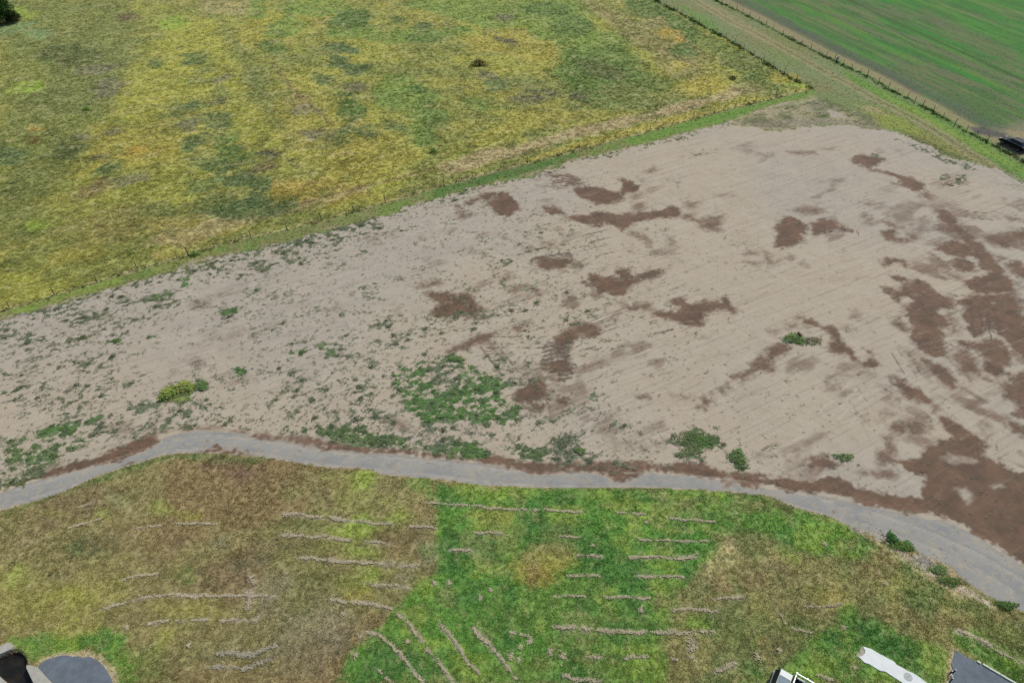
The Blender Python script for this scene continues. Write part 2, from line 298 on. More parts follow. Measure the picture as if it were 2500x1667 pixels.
i, m = soft_line(G('P', [(1990, -40), (2072, 0), (2143, 34), (2280, 96), (2415, 159), (2500, 197), (2600, 243)]), .18, .3, .1); tint[i] += (PAL['vdolive']*.6-tint[i])*(m*.75)[:, None]
dab(G('P', [(2250,20),(2500,130),(2500,175),(2300,85)]), 'cropb', .55, 2, 2)
dab(G('P', [(2400,318),(2500,300),(2560,330),(2500,385),(2440,345)]), 'greybrown', .8, 1.5, 1.5)
dab(G('P', [(2455,318),(2500,322),(2560,360),(2500,356)]), 'tan', .75, .6, .8, cov=.7)
dab(G('P', [(2368,312),(2400,310),(2452,328),(2460,338),(2420,334),(2385,326)]), 'soild', .95, .4, .4)
dab(G('P', [(1850,-10),(1960,-10),(1930,8),(1870,6)]), 'vdgreen', .6, 1.5, 1.5)

# ================================================================== lower field
I = iz[0]
mix_noise(I, 'tanolive', n_big, .42, .62, .7); mix_noise(I, 'dolive', n_big2, .5, .66, .5); mix_noise(I, 'maroon', fbm(X, Y, 7, 3, 63), .60, .75, .45)
FIELD = [
 ('L1', [(0,490),(120,450),(400,350),(700,230),(960,140),(1100,105),(1400,105),(1650,130),(1600,190),(1400,160),(1100,140),(900,190),(600,290),(300,390),(0,530)], 'dgreen', .7, .4, .5),
 ('L1', [(200,950),(600,850),(800,1000),(640,1150),(550,1240),(200,1250),(0,1150),(0,900)], 'yellow', .45, 2, 2),
 ('L1', [(1000,1080),(1300,1040),(1500,1100),(1400,1150),(1050,1150)], 'yellow', .4, 1, 1),
 ('L1', [(700,1300),(1700,1300),(1900,1568),(900,1568)], 'tanolive', .55, 2, 2),
 ('L1', [(1700,1100),(2100,1000),(2300,1300),(2100,1450),(1750,1400)], 'greybrown', .55, 2, 2),
 ('L1', [(80,1290),(250,1270),(450,1260),(700,1220),(810,1260),(760,1320),(640,1400),(720,1480),(730,1568),(870,1568),(900,1400),(750,1370),(550,1370),(350,1400),(240,1440),(170,1430),(110,1340)], 'bright', .85, .5, .7),
 ('L1', [(750,1380),(1000,1330),(1100,1568),(860,1568)], 'green', .5, 1.2, 1.2),
 ('L1', [(2080,230),(2352,210),(2352,420),(2150,400)], 'lime', .7, .8, .8),
 ('L2', [(0,220),(700,280),(720,440),(690,860),(540,940),(400,1080),(0,1040)], 'tanolive', .6, 1, 1),
 ('L2', [(700,300),(950,330),(1600,330),(2352,340),(2460,700),(2250,960),(2180,1100),(2180,1568),(60,1568),(100,1400),(300,1220),(420,1100),(560,940),(690,860)], 'vgreen', .92, .35, .5),
 ('L2', [(800,290),(1300,330),(1350,360),(1100,400),(800,370)], 'lime', .6, .6, .7),
 ('L2', [(1500,330),(2352,350),(2352,420),(2000,400),(1600,370)], 'green', .5, .6, .7),
 ('L2', [(900,480),(1220,470),(1170,570),(950,570)], 'gold', .6, .5, .5),
 ('L2', [(1150,800),(1250,740),(1350,690),(1500,700),(1590,800),(1500,870),(1380,930),(1200,910)], 'gold', .8, .7, .8),
 ('L2', [(1250,700),(1550,680),(1650,780),(1300,760)], 'tanolive', .6, .8, .8),
 ('L2', [(1380,520),(1560,540),(1500,680),(1380,660)], 'brown', .5, .9, .9),
 ('L2', [(1200,480),(1700,500),(1700,600),(1250,640)], 'vdgreen', .4, 1, 1),
 ('L2', [(1100,1000),(1700,900),(1800,1000),(1600,1180),(1100,1200)], 'green', .4, 1.5, 1.5),
 ('L2', [(700,1500),(1000,1400),(1150,1568),(700,1568)], 'green', .5, 1, 1),
 ('L2', [(1550,1270),(2150,1270),(2140,1568),(1700,1568)], 'green', .5, 1.4, 1.2),
 ('L2', [(2090,960),(2352,880),(2352,1568),(2170,1568),(2185,1100),(2090,1060)], 'brown', .7, .5, .7),
 ('L3', [(430,340),(700,380),(900,450),(1120,520),(1280,600),(1500,720),(1660,800),(1800,900),(1500,880),(1280,800),(1050,770),(900,730),(760,650),(600,610),(430,640),(200,560),(0,560),(0,330)], 'vgreen', .85, .6, .7),
 ('L3', [(430,640),(600,610),(750,650),(900,720),(1050,770),(1280,790),(1450,700),(1620,800),(1800,900),(2100,1040),(2352,1130),(2352,1320),(2050,1200),(1900,1250),(1700,1200),(1400,1150),(1250,1100),(1100,1150),(1000,1250),(950,1300),(800,1380),(700,1480),(620,1568),(100,1568),(110,1250),(400,1230),(380,1130),(120,1090),(100,1060),(240,960),(330,800)], 'tanolive', .85, .8, .9),
 ('L3', [(330,800),(430,640),(560,640),(500,780),(330,960),(240,980)], 'straw', .5, .6, .8),
 ('L3', [(1250,800),(1420,700),(1560,800),(1480,900),(1320,880)], 'brown', .6, .7, .8),
 ('L3', [(1600,880),(1900,1000),(2352,1200),(2352,1300),(1900,1180),(1500,1000)], 'olive', .6, 1, 1),
 ('L3', [(1500,1000),(2000,1100),(2000,1230),(1600,1180)], 'brown', .45, 1, 1),
 ('L3', [(1000,1280),(1250,1100),(1330,1180),(1500,1200),(1800,1350),(1900,1460),(1840,1568),(1000,1568),(900,1568),(820,1480),(950,1330)], 'vgreen', .85, .6, .8),
 ('L3', [(1180,1140),(1330,1150),(1500,1230),(1700,1380),(1600,1400),(1320,1270),(1200,1300),(1120,1350),(1050,1280)], 'vdgreen', .6, .6, .7),
 ('L3', [(1900,1250),(2050,1220),(2352,1420),(2352,1568),(2200,1500),(1930,1350)], 'vgreen', .85, .5, .6),
 ('L3', [(1700,1330),(1850,1370),(1890,1500),(1820,1568),(1700,1450)], 'green', .6, .5, .6),
 ('L3', [(540,1440),(700,1480),(760,1568),(560,1568)], 'vgreen', .6, .8, .8),
 ('L3', [(0,560),(280,600),(400,660),(300,800),(200,960),(0,1000)], 'vgreen', .8, .6, .6)]
for c, p, col, s, wd, wp in FIELD: dab(G(c, p), col, s, wd, wp)
FIELD_ELL = {'L1': [(1020,460,62,36,'lime'),(370,490,62,30,'lime'),(650,480,26,20,'lime'),(130,880,52,42,'lime'),(1200,510,62,26,'yellow'),(500,1230,160,50,'yellow'),(250,1300,62,34,'vdgreen'),
 (1540,200,240,55,'maroon'),(1560,260,95,30,'maroon'),(1000,740,62,26,'maroon'),(1100,660,52,26,'maroon'),(1530,900,62,42,'maroon'),(1540,760,32,20,'rust'),(1200,830,52,20,'maroon'),
 (1570,820,125,42,'grey'),(1750,940,155,80,'greybrown'),(1400,680,62,42,'grey'),(420,880,62,30,'grey'),(1450,1400,250,42,'grey'),(770,390,52,30,'sea'),(600,680,210,55,'bluegreen'),(1650,140,60,26,'dgreen'),
 (1130,860,60,20,'green'),(1260,900,90,40,'green'),(860,600,300,80,'brown'),(1250,620,100,40,'brown'),(1300,760,60,50,'tanolive'),(1900,560,160,70,'dolive'),(2250,540,90,20,'green'),(2250,600,100,30,'lime'),(2280,720,80,40,'lime'),
 (2300,1000,60,60,'gold'),(700,1240,60,30,'bright'),(1880,350,100,40,'dolive'),(1050,1260,60,30,'yellow'),(480,1000,120,60,'yellow')],
 'L2': [(250,280,85,60,'lime'),(200,440,250,55,'olive'),(380,520,150,45,'lime'),(150,600,155,45,'lime'),(180,720,185,42,'lime'),(250,880,185,55,'lime'),(600,920,85,50,'lime'),(580,290,85,30,'bright'),
 (620,470,75,50,'brown'),(450,640,175,75,'dbrown'),(500,740,135,55,'brown'),(640,760,80,100,'greybrown'),(500,900,85,55,'greybrown'),(60,300,65,60,'brown'),(120,850,120,60,'tanolive'),(50,780,80,100,'brown'),
 (950,750,105,80,'vdgreen'),(850,840,85,60,'vdgreen'),(1400,400,155,42,'vdgreen'),(1000,560,120,42,'green'),(950,640,150,40,'tanolive'),(1950,950,36,30,'vdgreen'),(1640,1110,42,42,'vdgreen'),(1350,870,62,42,'rust'),
 (760,400,80,40,'vdgreen'),(820,600,90,60,'bright'),(2250,640,120,40,'vdgreen'),(2250,850,120,50,'vdgreen'),(500,1120,160,50,'dolive'),(350,1330,200,80,'green'),(300,1430,200,60,'vgreen'),(640,1230,160,60,'bright'),
 (2000,1180,160,60,'green'),(60,1250,100,120,'greybrown'),(1900,430,120,40,'olive'),(2150,450,100,30,'lime'),(1300,1450,140,80,'green'),(840,1050,100,60,'vdgreen'),(930,960,70,60,'vdgreen'),(1250,800,60,30,'tan'),(640,740,40,30,'vgreen')],
 'L3': [(640,1240,75,60,'gold'),(760,820,62,42,'tan'),(880,770,52,30,'lime'),(1380,1060,95,60,'dgreen'),(1300,960,85,42,'dolive'),(1620,1190,62,30,'dbrown'),(1000,1380,85,60,'bright'),(600,930,90,50,'brown'),(450,960,80,60,'brown'),
 (1000,900,120,70,'tanolive'),(950,1000,100,60,'dolive'),(1700,1060,100,40,'dgreen'),(2000,1080,120,50,'dgreen'),(2150,1180,120,40,'brown'),(1560,930,80,50,'olive'),(1100,1000,90,40,'gold'),(480,1140,100,40,'greybrown'),(300,1180,60,30,'bright'),
 (760,1240,80,40,'greybrown'),(660,430,120,50,'brown'),(800,450,90,40,'dbrown'),(420,370,30,25,'lime'),(1050,560,80,40,'bright'),(900,660,120,50,'vdgreen'),(1150,620,60,50,'bright'),(1200,1200,60,60,'bright'),(1420,1220,60,40,'bright'),(820,870,60,60,'brown'),
 (1050,1480,70,40,'lime'),(900,1200,90,60,'tanolive'),(2080,1270,90,30,'lime'),(1760,1480,60,60,'lime'),(330,450,80,30,'vdgreen'),(220,420,60,20,'dbrown')]}
for c, L in FIELD_ELL.items():
    for cx, cy, rx, ry, col in L: dab(ELL(c, cx, cy, rx, ry, rnd.uniform(-12, 12)), col, .66, .8, 1.2, warp2=.4, patchy=.4)
I = iz[0]; gm = (sstep(1.18, 1.5, tint[I, 1]/tint[I, 0]))              # how green the turf already is
for nm_, sd, lo_, hi_, s_g, s_t in (('lime', 131, .52, .66, .45, .12), ('vdgreen', 133, .52, .66, .6, .30), ('dgreen', 135, .50, .64, .2, .42), ('tanolive', 137, .60, .72, .35, .2)):
    m = sstep(lo_, hi_, fbm(X[I], Y[I], 2.4, 4, sd))*(s_g*gm+s_t*(1-gm)*sstep(-5, 12, X[I])); tint[I] += (PAL[nm_]-tint[I])*m[:, None]
v = (fbm(X, Y, .8, 4, 71)[I]-.5)
tint[I] *= (1+v*.4)[:, None]; mix_noise(I, 'straw', fbm(X, Y, .5, 3, 74), .60, .82, .3)
height[I] += (n_fine[I]-.5)*.05+(n_mid[I]-.5)*.08
# bank that falls away from the road at the right
dab(G('L3', [(1250,580),(1300,550),(1420,590),(1480,640),(1430,670),(1340,620)]), 'gravel', .95, .12, .25, cov=.3)
dab(G('L3', [(1650,770),(1760,755),(1900,830),(1970,900),(1960,960),(1850,900),(1750,830)]), 'tan', .9, .15, .3, cov=.55)
dab(G('L3', [(1650,740),(1730,760),(1830,850),(1760,860),(1660,800)]), 'gravel', .8, .15, .3, cov=.45)
for p, wd, col in (([(1480,720),(1540,720),(1640,800),(1800,890),(1900,960),(2000,1000),(2120,1060),(2352,1200)], .14, 'pale'), ([(1300,600),(1400,660),(1500,730),(1640,830),(1780,920),(1950,1010)], .10, 'straw'),
                   ([(1940,1240),(2080,1300),(2200,1370),(2352,1440)], .14, 'pale'), ([(1960,960),(2100,1040),(2352,1130)], .12, 'pale')):
    i, m = soft_line(G('L3', p), wd, .2, .18); m = m*sstep(.3, .55, n_mid[i]); tint[i] += (PAL[col]-tint[i])*(m*.85)[:, None]

# ================================================================== bare earth: damp mud
MUD = {'Z2': [(.8,[(1410,1115),(1550,1108),(1620,1160),(1640,1180),(1560,1195),(1440,1180)]),(.6,[(1330,1180),(1420,1170),(1560,1190),(1480,1210),(1380,1195)]),
 (1,[(1550,1200),(1700,1195),(1860,1220),(1880,1170),(1850,1145),(1940,1150),(1970,1180),(1960,1215),(1900,1240),(1870,1280),(1800,1300),(1720,1300),(1640,1260),(1560,1225)]),
 (1,[(1035,1300),(1100,1240),(1160,1235),(1190,1290),(1245,1330),(1180,1340),(1160,1385),(1110,1370),(1060,1330)]),(.85,[(870,1285),(1000,1235),(1065,1235),(1060,1255),(960,1290),(900,1310)]),
 (.65,[(815,1310),(850,1310),(870,1345),(940,1355),(930,1375),(870,1395),(820,1390)]),(1,[(1385,1320),(1440,1310),(1505,1345),(1510,1365),(1440,1370),(1390,1345)]),(.5,[(1350,1280),(1430,1272),(1420,1290)]),
 (.6,[(1190,1405),(1250,1395),(1220,1418)]),(.95,[(1530,1385),(1640,1370),(1750,1360),(1850,1370),(2000,1355),(2190,1320),(2250,1350),(2240,1385),(2100,1400),(1960,1420),(1880,1465),(1820,1440),(1700,1435),(1600,1410)]),
 (.6,[(2010,1100),(2080,1065),(2120,1085),(2050,1110)]),(.55,[(1975,1135),(2040,1150),(2000,1160)]),(.5,[(2040,1190),(2080,1215),(2060,1230)]),(.8,[(2205,1155),(2265,1165),(2230,1182)]),
 (.55,[(1930,1240),(2000,1230),(2010,1265),(1950,1280)]),(.6,[(1940,1300),(2010,1285),(2040,1320),(2000,1350),(1950,1340)]),(.6,[(1920,1470),(2000,1480),(2070,1530),(2060,1568),(1980,1530),(1920,1510)]),
 (.6,[(2150,1490),(2200,1510),(2230,1568),(2180,1560)]),(.6,[(950,1490),(1010,1480),(1015,1505),(960,1515)]),(.55,[(1090,1505),(1130,1500),(1140,1525)]),(.55,[(1440,1460),(1500,1465),(1480,1482)]),
 (.5,[(1520,1490),(1600,1490),(1580,1515),(1530,1510)]),(.5,[(270,1510),(330,1505),(310,1545),(260,1550)]),(.5,[(400,1500),(470,1505),(440,1520)]),(.45,[(560,1510),(610,1505),(590,1530)]),(.35,[(730,1470),(810,1455),(770,1485)])],
 'Z3': [(.95,[(1235,1015),(1300,985),(1380,1005),(1460,1015),(1480,1040),(1420,1055),(1380,1080),(1280,1045)]),(.95,[(1360,1075),(1430,1080),(1500,1100),(1620,1130),(1690,1170),(1715,1205),(1660,1215),(1600,1195),(1520,1180),(1560,1140),(1460,1110),(1380,1090)]),
 (.75,[(1680,1235),(1720,1222),(1780,1250),(1750,1275),(1690,1255)]),(.95,[(1800,1340),(1850,1330),(1900,1370),(1960,1440),(2040,1510),(2100,1568),(1990,1568),(1930,1510),(1900,1490),(1850,1475),(1800,1440),(1850,1425)]),
 (.8,[(1440,1405),(1500,1410),(1560,1430),(1540,1455),(1490,1450)]),(.9,[(1445,1470),(1520,1465),(1540,1510),(1620,1535),(1600,1545),(1500,1535),(1470,1510)]),(.7,[(1610,1490),(1650,1480),(1690,1510),(1650,1530)]),
 (.75,[(1310,1380),(1330,1355),(1375,1370),(1340,1390)]),(.65,[(860,1340),(950,1310),(1050,1320),(1090,1355),(1000,1370),(900,1365)]),(.45,[(1010,1285),(1060,1290),(1030,1310)]),
 (.9,[(990,1430),(1080,1395),(1150,1405),(1165,1450),(1090,1490),(1020,1495)]),(.95,[(0,1345),(100,1315),(160,1350),(150,1380),(60,1395),(0,1380)]),(.6,[(190,1290),(260,1280),(300,1295),(260,1320),(210,1340),(195,1320)]),
 (.8,[(170,1365),(260,1360),(250,1395),(180,1400)]),(.7,[(240,1400),(340,1370),(420,1375),(430,1440),(420,1475),(330,1480),(280,1440)]),(.4,[(420,1355),(475,1355),(450,1380)]),(.5,[(390,1245),(490,1230),(510,1250),(430,1265)]),
 (.75,[(860,970),(1000,965),(1020,985),(930,990)]),(.5,[(1050,945),(1150,940),(1140,965),(1080,960)]),(.35,[(450,950),(600,920),(640,935),(520,955)]),(.4,[(1550,978),(1600,980),(1570,992)]),
 (.75,[(2090,1500),(2200,1470),(2352,1480),(2352,1568),(2150,1568),(2100,1530)]),(.5,[(1970,1350),(2060,1360),(2120,1385),(2020,1390)]),(.4,[(2150,1380),(2210,1370),(2200,1400)]),(.4,[(2100,1285),(2140,1290),(2120,1300)])],
 'Z4': [(.5,[(1220,540),(1330,510),(1340,570),(1270,600),(1220,580)]),(.4,[(1350,500),(1540,460),(1530,490),(1380,520)]),(.35,[(1400,790),(1480,700),(1600,680),(1560,760),(1430,800)]),(.5,[(1600,740),(1760,680),(1850,670),(1700,720),(1620,760)]),
 (.55,[(1210,930),(1280,905),(1300,945),(1240,950)]),(.45,[(1400,1020),(1430,1000),(1445,1060),(1410,1065)]),(.45,[(2060,590),(2150,560),(2170,590),(2090,620)]),(.35,[(1210,810),(1300,790),(1280,830)]),(.5,[(690,1330),(850,1290),(850,1370),(720,1400)]),
 (.4,[(1060,990),(1150,960),(1100,1000)]),(.3,[(1860,570),(1930,550),(1930,580)]),(.35,[(1500,830),(1560,790),(1550,840)]),(.35,[(1040,640),(1100,610),(1110,660)]),(.95,[(590,1530),(800,1460),(970,1390),(1000,1440),(860,1490),(720,1530),(590,1568),(520,1568)]),
 (.7,[(1000,1345),(1300,1340),(1600,1360),(1800,1400),(2100,1440),(2352,1470),(2352,1500),(2100,1480),(1850,1440),(1760,1410),(1620,1400),(1480,1370),(1280,1360),(1100,1380)])],
 'Z5': [(.8,[(540,440),(620,415),(715,405),(720,425),(650,450),(560,452)]),(.98,[(635,490),(680,472),(720,490),(870,495),(910,510),(950,550),(980,590),(940,640),(840,635),(720,630),(650,615),(650,590),(740,570),(770,545),(690,540),(650,515)]),
 (.75,[(1105,395),(1130,350),(1200,370),(1220,390),(1120,420)]),(.85,[(1150,465),(1200,430),(1300,440),(1340,465),(1350,500),(1260,460),(1190,490)]),(.45,[(1340,420),(1400,405),(1430,440),(1360,450)]),
 (.9,[(1320,270),(1340,240),(1400,245),(1420,260),(1530,265),(1540,290),(1500,330),(1390,335),(1345,318)]),(.85,[(1560,300),(1590,290),(1625,310),(1600,328),(1570,320)]),(.65,[(1270,200),(1300,180),(1320,210),(1285,220)]),
 (.5,[(1340,160),(1375,150),(1370,190)]),(.6,[(1400,150),(1440,160),(1440,190),(1410,180)]),(.5,[(1320,80),(1390,75),(1370,95)]),
 (.98,[(1585,415),(1640,405),(1680,430),(1690,360),(1760,365),(1830,385),(1845,345),(1900,345),(1940,370),(1985,410),(1940,440),(1880,480),(1820,500),(1730,485),(1710,440),(1620,430)]),(.75,[(1660,490),(1720,480),(1770,510),(1700,515)]),
 (.8,[(1970,380),(2060,330),(2140,345),(2140,360),(2060,385),(1990,385)]),(.7,[(1490,570),(1520,490),(1580,510),(1610,550),(1560,600),(1530,580)]),(.75,[(1840,545),(1900,520),(1930,560),(1960,530),(2060,555),(2070,580),(1960,605),(1880,580)]),
 (.45,[(420,560),(470,580),(470,640),(430,620)]),(.8,[(900,750),(1000,740),(1150,710),(1210,680),(1280,675),(1290,700),(1240,740),(1180,770),(1160,720),(1050,755),(1030,800),(900,845),(770,850),(850,820)]),
 (.65,[(1020,810),(1060,820),(1140,900),(1220,950),(1290,965),(1290,985),(1200,970),(1120,920),(1040,850)]),(.9,[(1430,810),(1500,740),(1600,680),(1680,690),(1715,735),(1710,770),(1640,770),(1600,760),(1560,800),(1540,860),(1470,880),(1440,860)]),
 (.92,[(1370,935),(1480,910),(1500,870),(1540,890),(1560,930),(1550,1000),(1450,1000),(1370,985),(1430,960)]),(.85,[(1370,1020),(1470,1015),(1530,1025),(1510,1050),(1440,1045)]),
 (.98,[(1200,1120),(1260,1080),(1300,1015),(1360,1010),(1400,1050),(1420,1110),(1360,1160),(1280,1190),(1210,1160)]),(.85,[(1270,1215),(1320,1190),(1390,1190),(1370,1230),(1310,1260)]),(.88,[(1450,1165),(1500,1140),(1550,1180),(1500,1225),(1460,1200)]),
 (.65,[(1400,1140),(1460,1175),(1500,1210),(1480,1215),(1390,1160)]),(.75,[(365,1290),(420,1275),(480,1310),(540,1350),(490,1365),(420,1320)]),(.85,[(1990,1150),(2030,1140),(2045,1155),(2000,1165)]),(.5,[(2220,1130),(2340,1150),(2330,1168),(2250,1150)]),
 (.65,[(2020,1340),(2110,1335),(2130,1360),(2050,1362)]),(.45,[(1900,1440),(2000,1430),(2080,1480),(2070,1510),(1960,1480)]),(.45,[(2090,1430),(2150,1420),(2130,1460)]),(.5,[(1790,1390),(1900,1500),(1890,1510),(1780,1400)]),(.4,[(230,960),(300,960),(260,975)]),
 (.38,[(590,265),(740,280),(740,310),(650,310)]),(.3,[(870,190),(960,180),(960,230),(880,240)])],
 'Z6': [(.98,[(745,70),(820,10),(860,-10),(940,30),(975,70),(930,130),(880,190),(750,195),(770,110)]),(.95,[(10,620),(120,590),(150,570),(110,540),(120,510),(200,520),(220,550),(300,520),(420,545),(410,505),(450,505),(465,540),(480,570),(520,600),(490,610),(440,580),(310,610),(310,660),(280,690),(190,680),(140,650)]),
 (.75,[(1800,40),(1860,30),(1900,90),(1830,100),(1760,80)]),(.97,[(1830,-10),(1900,-10),(1990,80),(2080,160),(2150,230),(2190,330),(2060,330),(2040,250),(1960,150),(1900,90)]),(.97,[(1770,200),(1850,160),(1930,140),(2000,190),(2040,240),(1930,250),(1850,225)]),
 (.93,[(1865,285),(1930,265),(2030,290),(2040,345),(1950,345),(1890,320)]),(.97,[(1970,400),(2060,370),(2190,320),(2260,400),(2300,470),(2140,490),(2060,485),(2000,440)]),
 (.97,[(1910,540),(2030,510),(2150,490),(2300,480),(2310,560),(2330,640),(2352,680),(2400,700),(2400,920),(2300,860),(2240,770),(2170,730),(2100,735),(2040,770),(1990,710),(1970,610),(1990,570)]),
 (.97,[(1500,370),(1560,390),(1620,420),(1680,400),(1740,440),(1800,490),(1870,510),(1920,560),(1890,590),(1800,600),(1860,660),(1870,690),(1810,700),(1830,770),(1890,850),(1850,890),(1760,890),(1700,850),(1620,770),(1640,700),(1600,620),(1600,580),(1650,540),(1570,520),(1520,540),(1510,500),(1450,490),(1460,455),(1550,470),(1560,430)]),
 (.7,[(1850,600),(1910,610),(1920,670),(1960,740),(1890,750),(1860,700)]),(.93,[(1950,800),(2060,790),(2170,780),(2230,840),(2280,890),(2240,950),(2260,1000),(2170,1010),(2100,960),(2110,900),(2000,840)]),(.78,[(1890,870),(1990,840),(2060,930),(2080,990),(2000,1030),(1930,980)]),
 (.88,[(1660,900),(1740,900),(1840,960),(1890,1020),(1940,1100),(1880,1100),(1800,1030),(1740,960)]),(.65,[(1590,850),(1650,870),(1700,960),(1730,1020),(1650,940)]),(.9,[(2220,1110),(2260,1010),(2352,1000),(2460,1000),(2460,1310),(2352,1300),(2270,1260),(2330,1200),(2230,1150)]),
 (.88,[(2230,1320),(2280,1310),(2352,1340),(2400,1360),(2400,1420),(2352,1400),(2270,1370)]),(.65,[(2040,1330),(2120,1310),(2140,1350),(2100,1400),(2060,1380)]),
 (.88,[(1500,1020),(1600,1060),(1700,1100),(1760,1160),(1830,1240),(1920,1300),(2050,1390),(2110,1500),(2120,1568),(2050,1568),(2000,1470),(1900,1400),(1830,1350),(1790,1280),(1750,1200),(1600,1180),(1570,1100)]),
 (.75,[(1490,1340),(1560,1300),(1660,1290),(1740,1310),(1740,1380),(1660,1420),(1600,1370),(1540,1420),(1520,1568),(1430,1568),(1460,1420)]),(.97,[(1650,1540),(1780,1440),(1900,1400),(2010,1470),(2060,1568),(1640,1580)]),
 (.85,[(2100,130),(2200,100),(2352,80),(2420,80),(2420,160),(2352,160),(2250,190),(2180,180)]),(.88,[(2240,290),(2320,290),(2352,310),(2420,330),(2420,400),(2352,390),(2270,350)]),(.55,[(2280,420),(2352,400),(2352,450),(2300,450)]),
 (.93,[(1460,270),(1490,258),(1600,275),(1605,320),(1580,320),(1570,295),(1530,285),(1500,315),(1460,315)]),(.75,[(1720,260),(1790,290),(1860,350),(1850,360),(1770,320)]),(.75,[(1500,650),(1560,650),(1610,720),(1580,730),(1520,690)]),
 (.97,[(940,660),(990,655),(1070,690),(1130,690),(1180,740),(1200,790),(1190,810),(1250,830),(1280,880),(1320,920),(1360,880),(1320,840),(1360,850),(1410,930),(1450,970),(1380,975),(1300,960),(1250,930),(1230,880),(1150,860),(1080,810),(1150,800),(1110,740),(1040,710),(950,695)]),
 (.65,[(1240,1010),(1310,975),(1400,1000),(1310,1020)]),(.92,[(830,810),(850,850),(800,890),(730,930),(740,970),(660,970),(610,940),(700,870),(770,800)]),(.88,[(490,1010),(560,975),(640,960),(640,1000),(560,1050),(540,1030)]),(.8,[(370,1120),(460,1065),(450,1110),(400,1130)]),
 (.92,[(265,1210),(320,1155),(370,1180),(320,1230)]),(.5,[(120,1130),(260,1155),(250,1170),(140,1150)]),(.65,[(735,730),(780,720),(790,760),(740,755)]),(.7,[(880,640),(920,625),(960,650),(900,660)]),(.7,[(840,680),(900,675),(910,705),(850,710)]),
 (.65,[(1235,640),(1280,595),(1320,610),(1290,650)]),(.65,[(1190,710),(1230,695),(1270,715),(1220,735)]),(.4,[(1340,670),(1420,640),(1430,670),(1370,690)]),(.75,[(565,235),(600,210),(670,230),(640,245)]),(.75,[(570,285),(620,278),(685,290),(640,310)]),
 (.65,[(690,225),(720,225),(740,270),(790,275),(770,300),(720,300),(700,270)]),(.4,[(600,180),(650,175),(660,195)]),(.7,[(835,260),(870,240),(905,265),(870,280)]),(.65,[(905,290),(950,275),(960,310)]),(.65,[(1450,1090),(1480,1085),(1500,1160),(1470,1160)]),
 (.65,[(1510,1190),(1560,1180),(1565,1215)]),(.55,[(1440,1250),(1490,1225),(1520,1260),(1460,1280)]),(.55,[(1370,1290),(1440,1285),(1450,1310)]),(.5,[(1290,1260),(1330,1270),(1325,1300)]),(.4,[(1750,1120),(1800,1130),(1810,1170)])],
 'L1': [(.95,[(280,230),(480,150),(590,130),(750,70),(940,0),(1000,20),(940,75),(860,115),(720,165),(590,185),(300,260)]),(.75,[(750,185),(860,160),(940,140),(800,195)]),(.95,[(1280,95),(1340,70),(1370,45),(1400,45),(1420,70),(1560,85),(1620,110),(1560,115),(1400,100)]),
 (.75,[(1600,5),(1700,30),(1800,25),(2000,60),(2200,80),(2352,90),(2352,60),(2100,20),(1900,-20),(1650,-15)]),(.8,[(1640,100),(1665,97),(1670,118),(1645,120)])],
 'L2': [(.9,[(0,70),(80,50),(270,62),(600,92),(900,125),(1100,120),(1300,160),(1700,155),(1950,145),(2100,170),(2352,165),(2352,235),(2200,230),(2000,205),(1950,230),(1900,270),(1850,285),(1790,275),(1750,235),(1600,215),(1400,235),(1300,240),(1230,210),(1100,180),(900,150),(640,125),(500,100),(280,110),(200,90),(0,95)]),
 (.55,[(1150,300),(1300,308),(1300,318),(1160,312)]),(.5,[(1590,283),(1640,285),(1640,297),(1590,295)])],
 'L3': [(.95,[(0,180),(180,165),(380,205),(450,240),(430,270),(250,240),(0,225)]),
 (.97,[(510,245),(800,265),(1000,275),(1130,260),(1300,290),(1500,360),(1680,370),(1750,300),(1740,240),(1600,200),(1530,160),(1640,130),(1750,70),(1900,-20),(2050,-20),(2110,140),(2200,160),(2352,230),(2500,310),(2500,900),(2352,800),(2250,740),(2100,650),(1990,570),(1800,510),(1560,475),(1450,450),(1330,430),(1150,375),(1000,360),(700,315),(510,285)]),
 (.6,[(420,240),(500,240),(500,290),(480,340),(430,330),(410,290)]),(.8,[(940,180),(1000,130),(1090,130),(1160,180),(1100,210),(1000,215)]),(.65,[(1290,215),(1400,205),(1470,200),(1530,230),(1540,260),(1460,265),(1330,245)]),(.45,[(600,130),(680,100),(750,120),(660,150)]),
 (.45,[(0,30),(70,20),(50,60),(0,60)]),(.65,[(1440,-10),(1520,-10),(1500,120),(1440,150)]),(.7,[(1122,450),(1150,445),(1152,475),(1125,478)]),(.6,[(1136,407),(1150,405),(1150,418)]),(.45,[(620,360),(740,370),(760,395),(640,375)])]}
HOLES = {'Z6': [(.8,[(1570,510),(1610,495),(1650,530),(1600,550)]),(.6,[(2130,540),(2170,540),(2160,570)]),(.5,[(2100,420),(2140,410),(2130,440)]),(.5,[(1900,90),(1930,110),(1940,140),(1910,120)])],
 'L3': [(.85,[(1830,130),(1880,105),(1960,130),(2060,150),(1960,160),(1900,165)]),(.85,[(1930,330),(1990,300),(2010,350),(1980,420),(1940,380)]),(.8,[(2110,300),(2200,290),(2250,320),(2170,345)])]}
for c, L in MUD.items():
    for s, p in L:
        P = G(c, p); ext = min(np.ptp(P[:, 0]), np.ptp(P[:, 1]))
        wp = min(.7, .18+.12*ext) if c not in ('L1', 'L2') else .14
        sw = (.42+.45*(1-s))*(1.0 if c[0] == 'Z' else .6)
        Pc = P.mean(0); P = Pc+(P-Pc)*(1+.22/max(.5, ext)); i, m = soft(P, sw*1.75, wp*1.3, .40); m = m*(.82+.35*n_mid[i]+.25*n_warp2[i])
        mud[i] = np.maximum(mud[i], m*s)
for c, L in HOLES.items():
    for s, p in L:
        i, m = soft(G(c, p), .4, .5, .2); mud[i] *= 1-m*s
I = iz[3]
